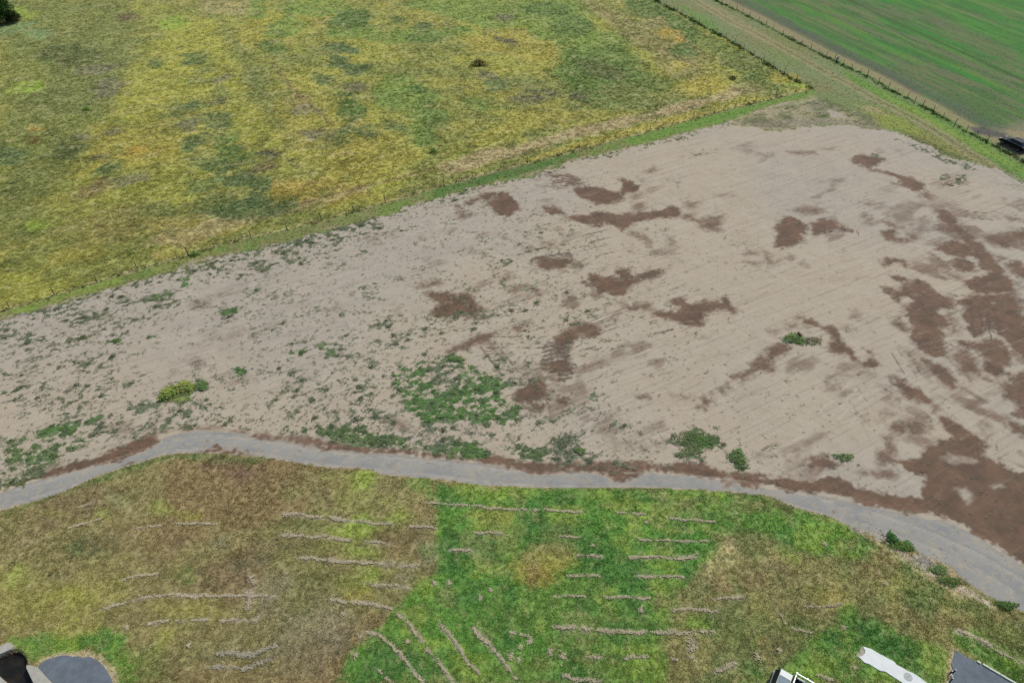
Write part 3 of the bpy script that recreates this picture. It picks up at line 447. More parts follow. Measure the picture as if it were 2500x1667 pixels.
faint = sstep(.54, .74, fbm(X, Y, 2.6, 4, 81, ax=1.8, rot=.5))*.5*sstep(.4, .6, fbm(X, Y, 16, 3, 83))
mud[I] = np.maximum(mud[I], faint[I])
i, m = soft(G('Z6', [(1560,330),(1850,-60),(2420,-80),(2460,600),(2460,1500),(2352,1600),(1650,1600),(1480,1400),(1560,1250),(1760,1050),(1650,900),(1560,600)]), 3, 2, .5)
mud[i] = np.maximum(mud[i], .62*m*sstep(.46, .66, fbm(X[i], Y[i], 1.8, 4, 181, ax=2.0, rot=-.6)))
# wheel marks: pairs of fine lines
def wheel(c, pts, k=.35, gauge=1.7, wd=.06, m_=None):
    k = k*.8
    P = G(c, pts); t = np.linspace(0, 1, 24); ti = np.linspace(0, 1, len(P))
    P = np.stack([np.interp(t, ti, P[:, 0]), np.interp(t, ti, P[:, 1])], 1)
    d = np.gradient(P, axis=0); nn = np.stack([-d[:, 1], d[:, 0]], 1); nn /= np.linalg.norm(nn, axis=1)[:, None]
    for sgn in (-.5, .5):
        i, m = soft_line(P+nn*gauge*sgn, wd, .12, .06)
        mm = m*k*sstep(.32, .58, .5*n_mid[i]+.5*n_fine[i]); rut[i] = np.where(np.abs(rut[i]) > np.abs(mm), rut[i], mm); height[i] -= .015*m
for c, p, k in (('Z5', [(1560,760),(1800,650),(1960,600),(2352,430)], .5), ('Z5', [(1700,720),(1900,640),(2070,580)], .6), ('Z5', [(1030,800),(1400,800)], .6), ('Z5', [(1030,840),(1520,845)], .6),
                ('Z5', [(1020,810),(1150,980),(1250,1080),(1380,1200)], .7), ('Z5', [(1340,1020),(1460,1180),(1480,1280)], .5), ('Z5', [(1310,290),(1560,260),(1800,200)], .6), ('Z5', [(1340,230),(1530,200)], .8),
                ('Z5', [(1330,1000),(1440,930),(1560,900)], .6), ('Z5', [(1380,870),(1560,800),(1700,700)], .6), ('Z5', [(1650,140),(1800,105)], .8), ('Z6', [(1110,1260),(1280,1100),(1330,1040)], -.5), ('Z6', [(1190,1290),(1340,1120)], -.5),
                ('Z6', [(1200,1040),(1330,1230),(1420,1320)], .45), ('Z6', [(1560,870),(1640,1000)], .7), ('Z6', [(1600,850),(1720,1020)], .6), ('Z6', [(1620,460),(1740,560),(1800,580)], .7), ('Z6', [(1600,580),(1770,575)], .7),
                ('Z6', [(2060,590),(2090,780)], .8), ('Z6', [(2110,590),(2140,700)], .6), ('Z6', [(1640,660),(1760,580)], .6), ('Z3', [(1970,1360),(2150,1385)], .8), ('Z5', [(1570,1180),(1580,1250),(1640,1330)], .4), ('Z6', [(0,710),(80,685)], .8),
                ('Z5', [(2080,710),(2180,685)], .8), ('Z5', [(1800,1390),(1900,1510)], .6), ('Z2', [(1330,1190),(1600,1130)], -.7), ('Z2', [(1400,1210),(1640,1160)], -.7), ('Z2', [(1640,1420),(1800,1360)], .5), ('Z6', [(2110,1440),(2130,1568)], .7)):
    wheel(c, p, k)
for k in range(9):          # comb of tyre marks where the digger turned
    yy = 800+k*28; wheel('Z5', [(1360+8*abs(k-4), yy+18), (1450, yy+2), (1560-6*k % 40, yy-10)], .95, .5, .07)
for k in range(6): wheel('Z5', [(1190+k*22, 1130-k*14), (1270+k*22, 1200-k*14)], .7, .4, .06)
for k in range(5): wheel('Z2', [(1380, 1150+k*13), (1640, 1115+k*13)], -.75, .5, .05)
for k in range(5): wheel('Z5', [(1400, 262+k*16), (1560, 236+k*16)], .95, .4, .05)
for k in range(4): wheel('Z5', [(1980, 372+k*8), (2140, 330+k*10)], .8, .4, .05)
r2 = random.Random(3)
for _ in range(230):                       # graded lines sweeping across the pad
    x = r2.uniform(1150, 2480); y = r2.uniform(360, 1010); L = r2.uniform(120, 420); sl = r2.uniform(-.42, -.12) if r2.random() < .8 else r2.uniform(.2, .8)
    bow = r2.uniform(-14, 14)
    wheel('P', [(x-L/2, y-sl*L/2), (x, y+bow), (x+L/2, y+sl*L/2)], r2.choice((-.28, -.3, -.2, .16, .2, .24)), r2.choice((1.7, 1.9, .5)), .05)
for _ in range(26):
    x = r2.uniform(1300, 2300); y = r2.uniform(380, 640); L = r2.uniform(60, 190)
    wheel('P', [(x, y-L/2), (x+r2.uniform(-8, 8), y), (x+r2.uniform(-20, 20), y+L/2)], r2.choice((-.2, .15)), 1.6, .05)
for _ in range(70):
    x = r2.uniform(0, 900); y = r2.uniform(620, 980); L = r2.uniform(60, 260); sl = r2.uniform(-.4, -.2)
    wheel('P', [(x-L/2, y-sl*L/2), (x, y+r2.uniform(-5, 5)), (x+L/2, y+sl*L/2)], r2.choice((-.2, .2, .26)), r2.choice((1.7, .6)), .06)
height[I] += (n_big[I]-.5)*.2 + (n_fine[I]-.5)*.03

# ---- weeds on the bare earth: where they grow, how thick, which green
WEED = [('Z5', [(470,960),(600,900),(700,910),(780,890),(850,880),(830,910),(900,930),(1000,960),(1050,1010),(1080,1050),(1150,1060),(1080,1100),(1090,1150),(1200,1200),(1220,1260),(1150,1310),(1180,1330),(1000,1320),(850,1300),(740,1290),(640,1330),(560,1310),(500,1230),(490,1160),(400,1120),(400,1020)], .78, 'w_vivid'),
 ('Z5', [(640,900),(850,940),(860,1080),(700,1090),(620,1000)], .40, 'w_grey'),
 ('Z5', [(0,1330),(100,1330),(300,1370),(450,1400),(650,1480),(800,1480),(830,1420),(930,1430),(1010,1490),(1000,1530),(860,1530),(700,1510),(500,1480),(300,1450),(100,1420),(0,1410)], .8, 'w_green'),
 ('Z5', [(810,1440),(930,1430),(1010,1490),(1000,1530),(860,1525)], .92, 'w_vivid'), ('Z5', [(1150,1490),(1200,1450),(1280,1470),(1390,1480),(1400,1530),(1300,1550),(1180,1530)], .75, 'w_green'),
 ('Z5', [(1400,1540),(1470,1490),(1480,1400),(1520,1420),(1530,1480),(1560,1500),(1620,1500),(1700,1550),(1500,1568)], .6, 'w_grey'),
 ('Z5', [(0,950),(150,960),(330,1000),(470,1100),(500,1280),(300,1330),(0,1320)], .47, 'w_grey'), ('Z5', [(500,1310),(800,1330),(1150,1340),(1250,1420),(900,1420),(600,1430)], .42, 'w_grey'),
 ('Z5', [(0,0),(200,0),(360,60),(300,110),(100,180),(0,210)], .6, 'w_olive'), ('Z5', [(200,430),(330,440),(340,560),(240,540)], .38, 'w_grey'), ('Z5', [(240,690),(420,620),(420,700),(300,730)], .5, 'w_grey'),
 ('Z5', [(0,700),(600,690),(620,800),(400,900),(0,900)], .38, 'w_grey'), ('Z5', [(0,520),(330,560),(330,660),(0,640)], .33, 'w_grey'), ('Z5', [(1180,560),(1380,570),(1380,590),(1180,600)], .3, 'w_grey'),
 ('Z5', [(1150,380),(1430,400),(1430,480),(1200,510)], .33, 'w_sea'), ('Z5', [(1600,440),(1720,440),(1700,480),(1600,480)], .33, 'w_sea'),
 ('Z5', [(1530,1120),(1720,1130),(1700,1180),(1540,1170)], .35, 'w_sea'), ('Z5', [(1780,880),(2060,900),(2060,940),(1880,1000),(1780,920)], .26, 'w_grey'), ('Z5', [(1820,1320),(1930,1330),(1930,1355),(1830,1350)], .6, 'w_grey'),
 ('Z6', [(110,1410),(200,1350),(260,1350),(330,1380),(400,1420),(410,1470),(350,1490),(330,1540),(250,1550),(140,1520),(200,1490),(120,1450)], .74, 'w_green'), ('Z6', [(180,1400),(300,1400),(300,1450),(190,1460)], .85, 'w_vivid'),
 ('Z6', [(490,1530),(530,1500),(580,1560),(575,1600),(500,1590)], .85, 'w_green'), ('Z6', [(1140,1520),(1200,1505),(1280,1560),(1220,1580)], .66, 'w_green'), ('Z6', [(420,1480),(900,1500),(1300,1568),(1300,1640),(420,1600)], .28, 'w_grey'),
 ('Z6', [(700,870),(850,830),(830,900),(700,930)], .4, 'w_olive'), ('L3', [(480,160),(560,160),(540,230),(480,240)], .5, 'w_green'),
 ('Z4', [(230,1370),(350,1310),(500,1310),(640,1260),(650,1280),(500,1340),(440,1390),(370,1420),(250,1420)], .9, 'w_vivid'),
 ('Z4', [(0,1480),(120,1470),(220,1430),(300,1440),(420,1400),(560,1370),(600,1460),(480,1470),(350,1500),(380,1540),(200,1568),(0,1568)], .68, 'w_green'),
 ('L1', [(-200,20),(0,0),(200,-40),(560,-40),(600,60),(480,100),(300,190),(100,300),(0,340),(-200,380)], .58, 'w_green'), ('L1', [(-200,390),(0,330),(120,270),(270,225),(280,250),(130,305),(0,350),(-200,400)], .9, 'w_olive'),
 ('Z4', [(1010,1140),(1060,1070),(1150,1055),(1240,1050),(1230,1100),(1220,1160),(1150,1190),(1050,1180)], .97, 'w_lime'), ('Z4', [(1240,1040),(1330,1060),(1330,1100),(1260,1120)], .8, 'w_green'),
 ('Z4', [(980,1190),(1200,1190),(1400,1100),(1420,1180),(1250,1260),(1100,1340),(1000,1330),(960,1260)], .55, 'w_grey'), ('Z4', [(820,1220),(960,1160),(1000,1230),(900,1270)], .6, 'w_grey'), ('Z4', [(600,1310),(680,1300),(690,1400),(620,1400)], .6, 'w_dark'),
 ('Z4', [(690,1240),(800,1220),(800,1250),(700,1260)], .7, 'w_green'),
 ('Z4', [(1020,420),(1140,380),(1240,355),(1210,410),(1190,450),(1140,430),(1090,420)], .86, 'w_vivid'), ('Z4', [(890,530),(1000,470),(1080,460),(1140,470),(1100,510),(950,550)], .74, 'w_green'),
 ('Z4', [(110,780),(180,720),(330,700),(340,760),(240,790),(140,810)], .72, 'w_green'), ('Z4', [(150,640),(300,600),(500,530),(560,540),(530,680),(350,680),(200,660)], .6, 'w_grey'), ('Z4', [(1500,540),(1560,430),(1640,430),(1640,470),(1600,560)], .55, 'w_green'),
 ('Z4', [(0,660),(400,560),(700,540),(900,480),(1000,420),(1000,480),(700,640),(500,700),(200,800),(0,800)], .50, 'w_grey'),
 ('Z4', [(1410,615),(1500,585),(1510,610),(1430,630)], .9, 'w_vivid'), ('Z4', [(940,760),(1040,700),(1060,710),(980,780)], .82, 'w_vivid'), ('Z4', [(1090,710),(1170,695),(1180,720)], .82, 'w_vivid'), ('Z4', [(740,760),(830,735),(820,760)], .82, 'w_vivid'),
 ('Z4', [(700,800),(770,785),(740,818)], .92, 'w_vivid'), ('Z4', [(820,890),(930,830),(930,870),(830,905)], .72, 'w_green'), ('Z4', [(1320,810),(1400,750),(1400,790),(1340,830)], .6, 'w_green'), ('Z4', [(1820,860),(1900,830),(2000,800),(2100,790),(2180,840),(2120,870),(2000,860),(1860,900)], .6, 'w_green'),
 ('Z4', [(1500,960),(1570,965),(1560,995),(1500,1000)], .87, 'w_vivid'), ('Z4', [(520,980),(660,960),(600,1005),(530,1010)], .74, 'w_green'), ('Z4', [(0,1120),(130,1095),(60,1130),(0,1150)], .84, 'w_green'), ('Z4', [(490,760),(550,770),(510,785)], .82, 'w_vivid'),
 ('Z4', [(1300,340),(1700,210),(2352,60),(2352,230),(1800,330),(1500,400),(1300,420)], .50, 'w_olive'), ('Z4', [(1700,190),(2352,20),(2352,60),(1800,200)], .64, 'w_dark'), ('Z4', [(1350,270),(1700,200),(1500,290),(1300,340)], .62, 'w_olive'),
 ('Z4', [(400,660),(900,560),(1200,480),(1300,560),(900,720),(400,840)], .40, 'w_olive'), ('Z4', [(0,860),(600,900),(700,1000),(300,1100),(0,1100)], .36, 'w_olive'), ('Z4', [(400,900),(540,880),(700,980),(500,1020),(380,980)], .5, 'w_olive'),
 ('Z4', [(250,1150),(700,1100),(750,1150),(500,1230),(250,1250)], .40, 'w_olive'), ('Z4', [(1640,900),(1800,880),(1860,1000),(1700,1020)], .44, 'w_grey'), ('Z4', [(1900,1000),(2100,960),(2352,1000),(2352,1350),(2000,1330),(1700,1250),(1640,1150),(1800,1080)], .46, 'w_grey'),
 ('Z4', [(1700,1120),(2000,1130),(2000,1280),(1760,1250)], .45, 'w_olive'), ('Z4', [(1950,570),(2352,560),(2352,800),(2100,760),(1900,700)], .32, 'w_grey'), ('Z4', [(1700,600),(2000,600),(1950,660),(1700,680)], .40, 'w_grey'), ('Z4', [(2050,280),(2200,260),(2200,340),(2080,350)], .42, 'w_olive'),
 ('Z4', [(1820,1350),(1950,1345),(1950,1370),(1820,1380)], .8, 'w_vivid'), ('Z4', [(2000,1370),(2100,1330),(2352,1330),(2352,1450),(2100,1420)], .78, 'w_green'), ('Z4', [(1040,1340),(1200,1340),(1250,1350),(1050,1365)], .6, 'w_olive'), ('Z4', [(1300,1260),(1700,1270),(1700,1330),(1400,1330)], .4, 'w_olive'),
 ('Z3', [(2200,1080),(2352,1150),(2352,1250),(2250,1200)], .3, 'w_sea'), ('Z3', [(1780,1150),(1850,1110),(1990,1110),(2000,1180),(1900,1200)], .45, 'w_olive'), ('Z3', [(1500,870),(1700,920),(1850,1000),(2050,1070),(2150,1130),(1900,1060),(1700,980),(1520,890)], .55, 'w_grey'),
 ('Z3', [(2260,1320),(2352,1350),(2352,1480),(2280,1420)], .3, 'w_sea'), ('Z3', [(250,970),(400,950),(410,985),(260,1000)], .35, 'w_grey'), ('Z3', [(1380,985),(1440,990),(1440,1000),(1390,1000)], .5, 'w_green'),
 ('Z3', [(480,790),(800,830),(950,810),(1180,790),(1400,830),(1500,850),(1400,800),(1100,760),(700,770)], .55, 'greybrown')]
eI = iz[3]
gen = sstep(2300, 0, 0)*0
weedd = np.zeros(NV)
wl = sstep(35, -5, X)*sstep(120, 60, Y)         # sparse seedlings thin out towards the driven part
weedd[eI] = (.10+.42*wl*fbm(X, Y, 7, 3, 91))[eI]
tint[eI] = PAL['w_grey']
i, m = soft_line(gB, .5, 2.2, .8); weedd[i] = np.maximum(weedd[i], .52*m); tint[i[zone[i] == 3]] = PAL['w_olive']
for c, p, dns, col in WEED:
    i, m = soft(G(c, p), .5, .8, .4); k = (zone[i] == 3) | (zone[i] == 4) | (zone[i] == 6); i, m = i[k], m[k]
    weedd[i] += np.maximum(0, dns-weedd[i])*m if dns >= .3 else 0
    tint[i] += (PAL[col]-tint[i])*(m*.9)[:, None]
# clumpy break-up of the weed cover (patchwork at leaf-clump scale)
cl = .62*fbm(X, Y, .34, 3, 95, ax=1.5, rot=.35)+.38*fbm(X, Y, 1.5, 3, 96, ax=1.6, rot=.35)
thr = np.interp(weedd, [0, .12, .3, .5, .7, .9, 1], [1.0, .70, .585, .52, .445, .35, .1])
wc = sstep(thr-.06, thr+.10, cl)*np.interp(weedd, [0, .15, .5, .9], [.35, .5, .68, .9])
cover[eI] = wc[eI]
k = (weedd > .3) & (zone == 6); cover[k] = wc[k]
hue = fbm(X, Y, .9, 3, 98)
for nm_, lo_, hi_, s_2 in (('w_dark', .52, .66, .55), ('w_grey', .40, .28, .6)):
    m = sstep(lo_, hi_, hue)*s_2; tint[eI] += (PAL[nm_]-tint[eI])*m[eI][:, None]
tint[eI] *= (.72+.55*fbm(X, Y, .5, 3, 97))[eI][:, None]
mud[eI] *= (1-.5*cover[eI])

# ================================================================== road
i, m = soft(asphalt_poly, .22, .32, .22); aspm[i] = m
aspm *= np.where(zone == 6, 1, 0)
for c, p in (('L2', (640,165,17,11)), ('L2', (708,146,11,8)), ('L2', (782,186,14,8)), ('L1', (1325,30,18,14)), ('L1', (1915,88,14,10))):
    i, m = soft(ELL(c, *p), .12, .05, .05); mud[i] = np.maximum(mud[i], m*.6)
height[iz[6]] += .03
height *= sstep(1.0, .96, np.abs(X/halfw(Y)))*sstep(Y0, Y0+2, Y)*sstep(Y1, Y1-6, Y)
for p, wd in (([(95,1622),(111,1609.5),(134,1602),(149,1597.5),(167,1597.5),(192,1598.5),(216,1599.5),(240,1607.5),(256,1623),(268,1639),(276,1655),(279,1668),(277,1705)], .16), ([(2331,1585),(2328.5,1592),(2326.5,1602),(2324,1610),(2319,1620.8),(2322,1628.5),(2321,1640),(2320,1655),(2314,1668)], .16)):
    i, m = soft_line(G('P', p), wd, .22, .2); tint[i] += (PAL['straw']-tint[i])*(m*.85)[:, None]; cover[i] *= 1-.5*m
gl = G('P', [(2090,1602),(2098,1590),(2107,1580),(2112,1588),(2110,1597),(2100,1603)]); i, m = soft(gl, .12, .1, .05); cover[i] *= 1-.9*m; tint[i] += (PAL['gravel']-tint[i])*m[:, None]
mid = [(0,1224),(115,1190),(245,1148),(344,1114),(420,1086),(520,1078),(640,1092),(784,1118),(934,1132),(1100,1148),(1240,1166),(1400,1172),(1600,1172),(1750,1184),(1876,1200),(2000,1236),(2130,1268),(2250,1310),(2350,1352),(2420,1390),(2500,1440)]
for gg, kk, ww in ((1.5, -.40, .16), (1.9, .22, .08), (1.1, .18, .06)): wheel('P', mid[:11], kk, gg, ww); wheel('P', mid[10:], kk, gg, ww)
# the outfall basin: a real hollow
basin = G('P', [(-60, 1622), (0, 1599), (26, 1588), (36, 1585), (48, 1590), (58, 1596), (62, 1608), (64, 1618), (67, 1630), (72, 1648), (85, 1668), (98, 1700), (30, 1700), (16, 1663), (5, 1656), (0, 1650), (-60, 1640)])
i, m = soft(basin, .10, .05, .03); height[i] -= .75*m; bas_i = i[m > .05]; mud[bas_i] = 1; cover[bas_i] = 0; tint[bas_i] = PAL['dbrown']
aspm[bas_i] = 0
veg_k = np.array([1.40, 1.40, 1.05, 1.0, 1.02, 1.0, 1.0]); tint *= veg_k[zone][:, None]
tint = np.clip(tint, .004, .8)
def gz(x, y): return float(height[lat_index(np.array([x]), np.array([y]))[0]])

# ------------------------------------------------------------------ node helpers
class NB:
    def __init__(self, name):
        self.m = bpy.data.materials.new(name); self.m.use_nodes = True; self.t = self.m.node_tree; self.t.nodes.clear()
        self.out = self.t.nodes.new('ShaderNodeOutputMaterial')
    def n(self, typ, **kw):
        nd = self.t.nodes.new(typ)
        for k, v in kw.items(): setattr(nd, k, v)
        return nd
    def l(self, a, b): self.t.links.new(a, b)
    def setin(self, sock, v):
        if hasattr(v, 'is_output') or isinstance(v, bpy.types.NodeSocket): self.l(v, sock)
        else: sock.default_value = v
    def attr(self, name, typ='GEOMETRY'):
        a = self.n('ShaderNodeAttribute'); a.attribute_name = name; a.attribute_type = typ; return a
    def noise(self, scale, detail=4, rough=.6, vec=None, dist=0):
        n = self.n('ShaderNodeTexNoise'); n.inputs['Scale'].default_value = scale; n.inputs['Detail'].default_value = detail
        n.inputs['Roughness'].default_value = rough; n.inputs['Distortion'].default_value = dist
        if vec is not None: self.l(vec, n.inputs['Vector'])
        return n.outputs['Fac']
    def math(self, op, a, b=0.0, clamp=False):
        n = self.n('ShaderNodeMath', operation=op); n.use_clamp = clamp; self.setin(n.inputs[0], a); self.setin(n.inputs[1], b); return n.outputs[0]
    def ramp(self, v, a, b, c=0.0, d=1.0):
        n = self.n('ShaderNodeMapRange'); n.interpolation_type = 'SMOOTHSTEP'
        self.setin(n.inputs[0], v); n.inputs[1].default_value = a; n.inputs[2].default_value = b; n.inputs[3].default_value = c; n.inputs[4].default_value = d
        return n.outputs[0]
    def mix(self, f, a, b, mode='MIX'):
        n = self.n('ShaderNodeMix', data_type='RGBA', blend_type=mode); self.setin(n.inputs[0], f)
        for s, v in ((n.inputs[6], a), (n.inputs[7], b)):
            if isinstance(v, bpy.types.NodeSocket): self.l(v, s)
            else: s.default_value = (*[float(q) for q in v][:3], 1)
        return n.outputs[2]
    def scale(self, col, f):
        n = self.n('ShaderNodeVectorMath', operation='SCALE'); self.setin(n.inputs[0], col); self.setin(n.inputs['Scale'], f); return n.outputs[0]
    def bsdf(self, col, rough=.8, metal=0, spec=.3, normal=None):
        b = self.n('ShaderNodeBsdfPrincipled')
        if isinstance(col, bpy.types.NodeSocket): self.l(col, b.inputs['Base Color'])
        else: b.inputs['Base Color'].default_value = (*[float(q) for q in col][:3], 1)
        self.setin(b.inputs['Roughness'], rough); b.inputs['Metallic'].default_value = metal; b.inputs['Specular IOR Level'].default_value = spec
        if normal is not None: self.l(normal, b.inputs['Normal'])
        self.l(b.outputs[0], self.out.inputs[0]); return b
    def bump(self, h, strength=.5, dist=.05):
        b = self.n('ShaderNodeBump'); b.inputs['Strength'].default_value = strength; b.inputs['Distance'].default_value = dist; self.l(h, b.inputs['Height']); return b.outputs[0]

def plain(name, col, rough=.7, metal=0, var=.18, scale=6, spec=.3, bump=.0, coat=0):
    b = NB(name); tc = b.n('ShaderNodeTexCoord').outputs['Object']
    v = b.ramp(b.noise(scale, 5, .65, tc), .25, .75, 1-var, 1+var)
    nrm = b.bump(b.noise(scale*4, 4, .6, tc), bump, .01) if bump else None
    p = b.bsdf(b.scale(b.mix(0.0, col, col), v), rough, metal, spec, nrm)
    if coat: p.inputs['Coat Weight'].default_value = coat
    return b.m

# ---- one earth-and-turf material for every ground sheet; the survey attributes say what lies where
def ground_material():
    b = NB('ground_cover'); geo = b.n('ShaderNodeNewGeometry').outputs['Position']
    tintA = b.attr('tint').outputs['Color']; msk = b.attr('msk').outputs['Color']
    sep = b.n('ShaderNodeSeparateColor'); b.l(msk, sep.inputs[0]); mudA, covA, aspA = sep.outputs
    tone_ = b.attr('tone').outputs['Fac']; rutA = b.attr('rut').outputs['Fac']
    n1 = b.noise(1.3, 8, .68, geo); n2 = b.noise(9, 6, .7, geo); n3 = b.noise(.35, 5, .6, geo); n4 = b.noise(26, 3, .6, geo)
    # dry soil
    soil = b.mix(b.ramp(tone_, .35, .65), alb('#b6a996'), alb('#aea598'))
    soil = b.mix(b.ramp(n3, .35, .7, 0, .6), soil, alb('#bbb1a2'))
    soil = b.mix(b.ramp(n1, .52, .72, 0, .42), soil, alb('#8e8378'))
    turn_one = b.n('ShaderNodeMapping'); turn_one.inputs['Rotation'].default_value = (0, 0, -.5); b.l(geo, turn_one.inputs['Vector'])
    draw_one = b.n('ShaderNodeMapping'); draw_one.inputs['Scale'].default_value = (.10, 2.6, 1); b.l(turn_one.outputs[0], draw_one.inputs['Vector'])
    ns = b.noise(1.0, 5, .6, draw_one.outputs[0]); soil = b.mix(b.ramp(ns, .50, .72, 0, .42), soil, alb('#8f867d')); soil = b.mix(b.ramp(ns, .45, .28, 0, .35), soil, alb('#bfb6a9'))
    turn_two = b.n('ShaderNodeMapping'); turn_two.inputs['Rotation'].default_value = (0, 0, .9); b.l(geo, turn_two.inputs['Vector'])
    draw_two = b.n('ShaderNodeMapping'); draw_two.inputs['Scale'].default_value = (.12, 3.2, 1); b.l(turn_two.outputs[0], draw_two.inputs['Vector'])
    ns2 = b.noise(1.0, 4, .6, draw_two.outputs[0]); soil = b.mix(b.ramp(ns2, .58, .75, 0, .35), soil, alb('#8a8179'))
    soil = b.scale(soil, b.ramp(n2, .25, .75, .84, 1.13))
    soil = b.scale(soil, b.ramp(n4, .2, .8, .92, 1.07))
    dk = b.ramp(n2, .70, .78, 0, .35); soil = b.mix(dk, soil, alb('#6d665a'))
    # damp mud
    mcol = b.mix(b.ramp(b.noise(.5, 5, .65, geo), .35, .65), alb('#785f4e'), alb('#635143')); mcol = b.mix(b.ramp(ns, .52, .7, 0, .4), mcol, alb('#84715f')); mcol = b.scale(mcol, b.ramp(n2, .25, .75, .84, 1.12)); mcol = b.scale(mcol, b.ramp(n1, .3, .7, .9, 1.08))
    mf = b.math('ADD', mudA, b.math('MULTIPLY', b.math('SUBTRACT', n2, .5), .6)); mf = b.math('ADD', mf, b.math('MULTIPLY', b.math('SUBTRACT', n1, .5), .45)); mf = b.math('ADD', mf, b.math('MULTIPLY', b.math('SUBTRACT', ns, .5), .55))
    mf = b.math('MULTIPLY', b.ramp(mf, .0, .92), b.ramp(mudA, .0, .25))
    g = b.mix(mf, soil, mcol)
    # bitumen
    asp = b.mix(b.ramp(n3, .3, .7), alb('#8f9192'), alb('#a5a29c')); asp = b.mix(b.ramp(n1, .46, .66, 0, .85), asp, alb('#ada493')); asp = b.mix(b.ramp(b.noise(.7, 6, .7, geo), .5, .7, 0, .55), asp, alb('#7b7e82'))
    asp = b.scale(asp, b.ramp(n2, .25, .75, .9, 1.08)); asp = b.scale(asp, b.ramp(n4, .2, .8, .92, 1.06))
    af = b.math('MULTIPLY', b.ramp(b.math('ADD', aspA, b.math('MULTIPLY', b.math('SUBTRACT', n2, .5), .4)), .35, .65), b.math('SUBTRACT', 1.0, mf, True))
    edge = b.math('MULTIPLY', b.ramp(aspA, .05, .5), b.ramp(aspA, .98, .6))
    asp = b.mix(b.math('MULTIPLY', edge, .6), asp, alb('#a89a86'))
    g = b.mix(af, g, asp)
    g = b.mix(b.ramp(rutA, .03, .6, 0, .75), g, alb('#62544a'))
    g = b.mix(b.ramp(b.math('MULTIPLY', rutA, -1.0), .03, .6, 0, .6), g, alb('#c2b8a9'))
    # turf
    tv = b.scale(tintA, b.ramp(n2, .25, .75, .84, 1.16)); tv = b.scale(tv, b.ramp(n1, .25, .75, .92, 1.08))
    tv = b.mix(b.ramp(n4, .62, .8, 0, .25), tv, alb('#a39a74')); tv = b.mix(b.ramp(n2, .68, .8, 0, .25), tv, alb('#4c5634'))
    cf = b.ramp(b.math('ADD', covA, b.math('MULTIPLY', b.math('SUBTRACT', n2, .5), .9)), .3, .7)
    cf = b.math('MULTIPLY', cf, b.ramp(covA, .02, .2))
    col = b.mix(cf, g, tv)
    h = b.math('ADD', b.math('MULTIPLY', n2, .6), b.math('MULTIPLY', n4, .3))
    b.bsdf(col, b.ramp(mf, 0, 1, .93, .78), 0, .22, b.bump(h, .55, .06))
    return b.m
M_GROUND = ground_material()

def leafmat(name, source, col=None, trans=.25, var=.14):
    b = NB(name)
    if source == 'instance': c = b.attr('tint', 'INSTANCER').outputs['Color']
    elif source == 'object': c = b.n('ShaderNodeObjectInfo').outputs['Color']
    else: c = b.mix(0.0, col, col)
    geo = b.n('ShaderNodeNewGeometry').outputs['Position']
    c = b.scale(c, b.ramp(b.noise(7, 4, .7, geo), .25, .75, 1-var, 1+var))
    c = b.mix(b.ramp(b.noise(1.6, 3, .6, geo), .5, .75, 0, .2), c, b.scale(c, .65))
    d = b.n('ShaderNodeBsdfDiffuse'); t = b.n('ShaderNodeBsdfTranslucent'); mx = b.n('ShaderNodeMixShader'); mx.inputs[0].default_value = trans
    b.l(c, d.inputs[0]); b.l(c, t.inputs[0]); b.l(d.outputs[0], mx.inputs[1]); b.l(t.outputs[0], mx.inputs[2]); b.l(mx.outputs[0], b.out.inputs[0])
    return b.m
M_TUFT = leafmat('grass_blade', 'instance'); M_LEAF = leafmat('weed_leaf', 'object')
M_CONC = plain('weathered_concrete', alb('#adaba3'), .85, 0, .12, 3, bump=.2)
M_WHITEC = plain('new_white_concrete', alb('#dfe4e6', 1.02), .8, 0, .06, 2)
M_LID = plain('grey_cover', alb('#b0b8b6'), .7, 0, .1, 8)
M_ASPH = plain('driveway_bitumen', alb('#69727c'), .85, 0, .22, 1.1, bump=.3)
M_KERB = plain('kerb_concrete', alb('#cfd6c6'), .8, 0, .1, 5)
M_WOOD = plain('grey_post_wood', alb('#77705f'), .9, 0, .3, 9); M_DWOOD = plain('dark_post_wood', alb('#4c4436'), .9, 0, .3, 9)
M_WIRE = plain('fence_wire', (.22, .22, .21), .5, .8, .1)
M_WPAINT = plain('white_paint', alb('#dde3e2'), .4, 0, .05, 4, coat=.3); M_NAVY = plain('dark_navy_paint', (.006, .010, .018), .45, 0, .2, 3, .15, coat=.05)
M_GLASS = plain('dark_glass', (.012, .02, .028), .08, 0, .1, 3, .5); M_RUBBER = plain('rubber', (.018, .018, .018), .85, 0, .1)
M_ALU = plain('aluminium_rail', alb('#bfcac6'), .45, .6, .08); M_GREY = plain('grey_metal', alb('#55636e'), .5, .4, .2); M_DGREY = plain('dark_tray', (.03, .045, .055), .6, .2, .25)
M_RED = plain('red_lens', (.38, .02, .05), .25, 0, .1); M_LENS = plain('clear_lens', (.6, .62, .62), .15, 0, .05)
M_HIGHLIGHT = plain('highlight_metal', alb('#8da0ad'), .3, .7, .05)  # pale metal for the built-in highlight on the car's shoulder
M_RUST = plain('rusty_debris', alb('#7e4a3c'), .9, 0, .3, 9); M_STICK = plain('dry_stick', alb('#8a7461'), .9, 0, .3, 9); M_STONE = plain('pale_stone', alb('#b0aaa0'), .9, 0, .25, 4)
M_BARK = plain('bark', alb('#5a4d3c'), .95, 0, .3, 6)

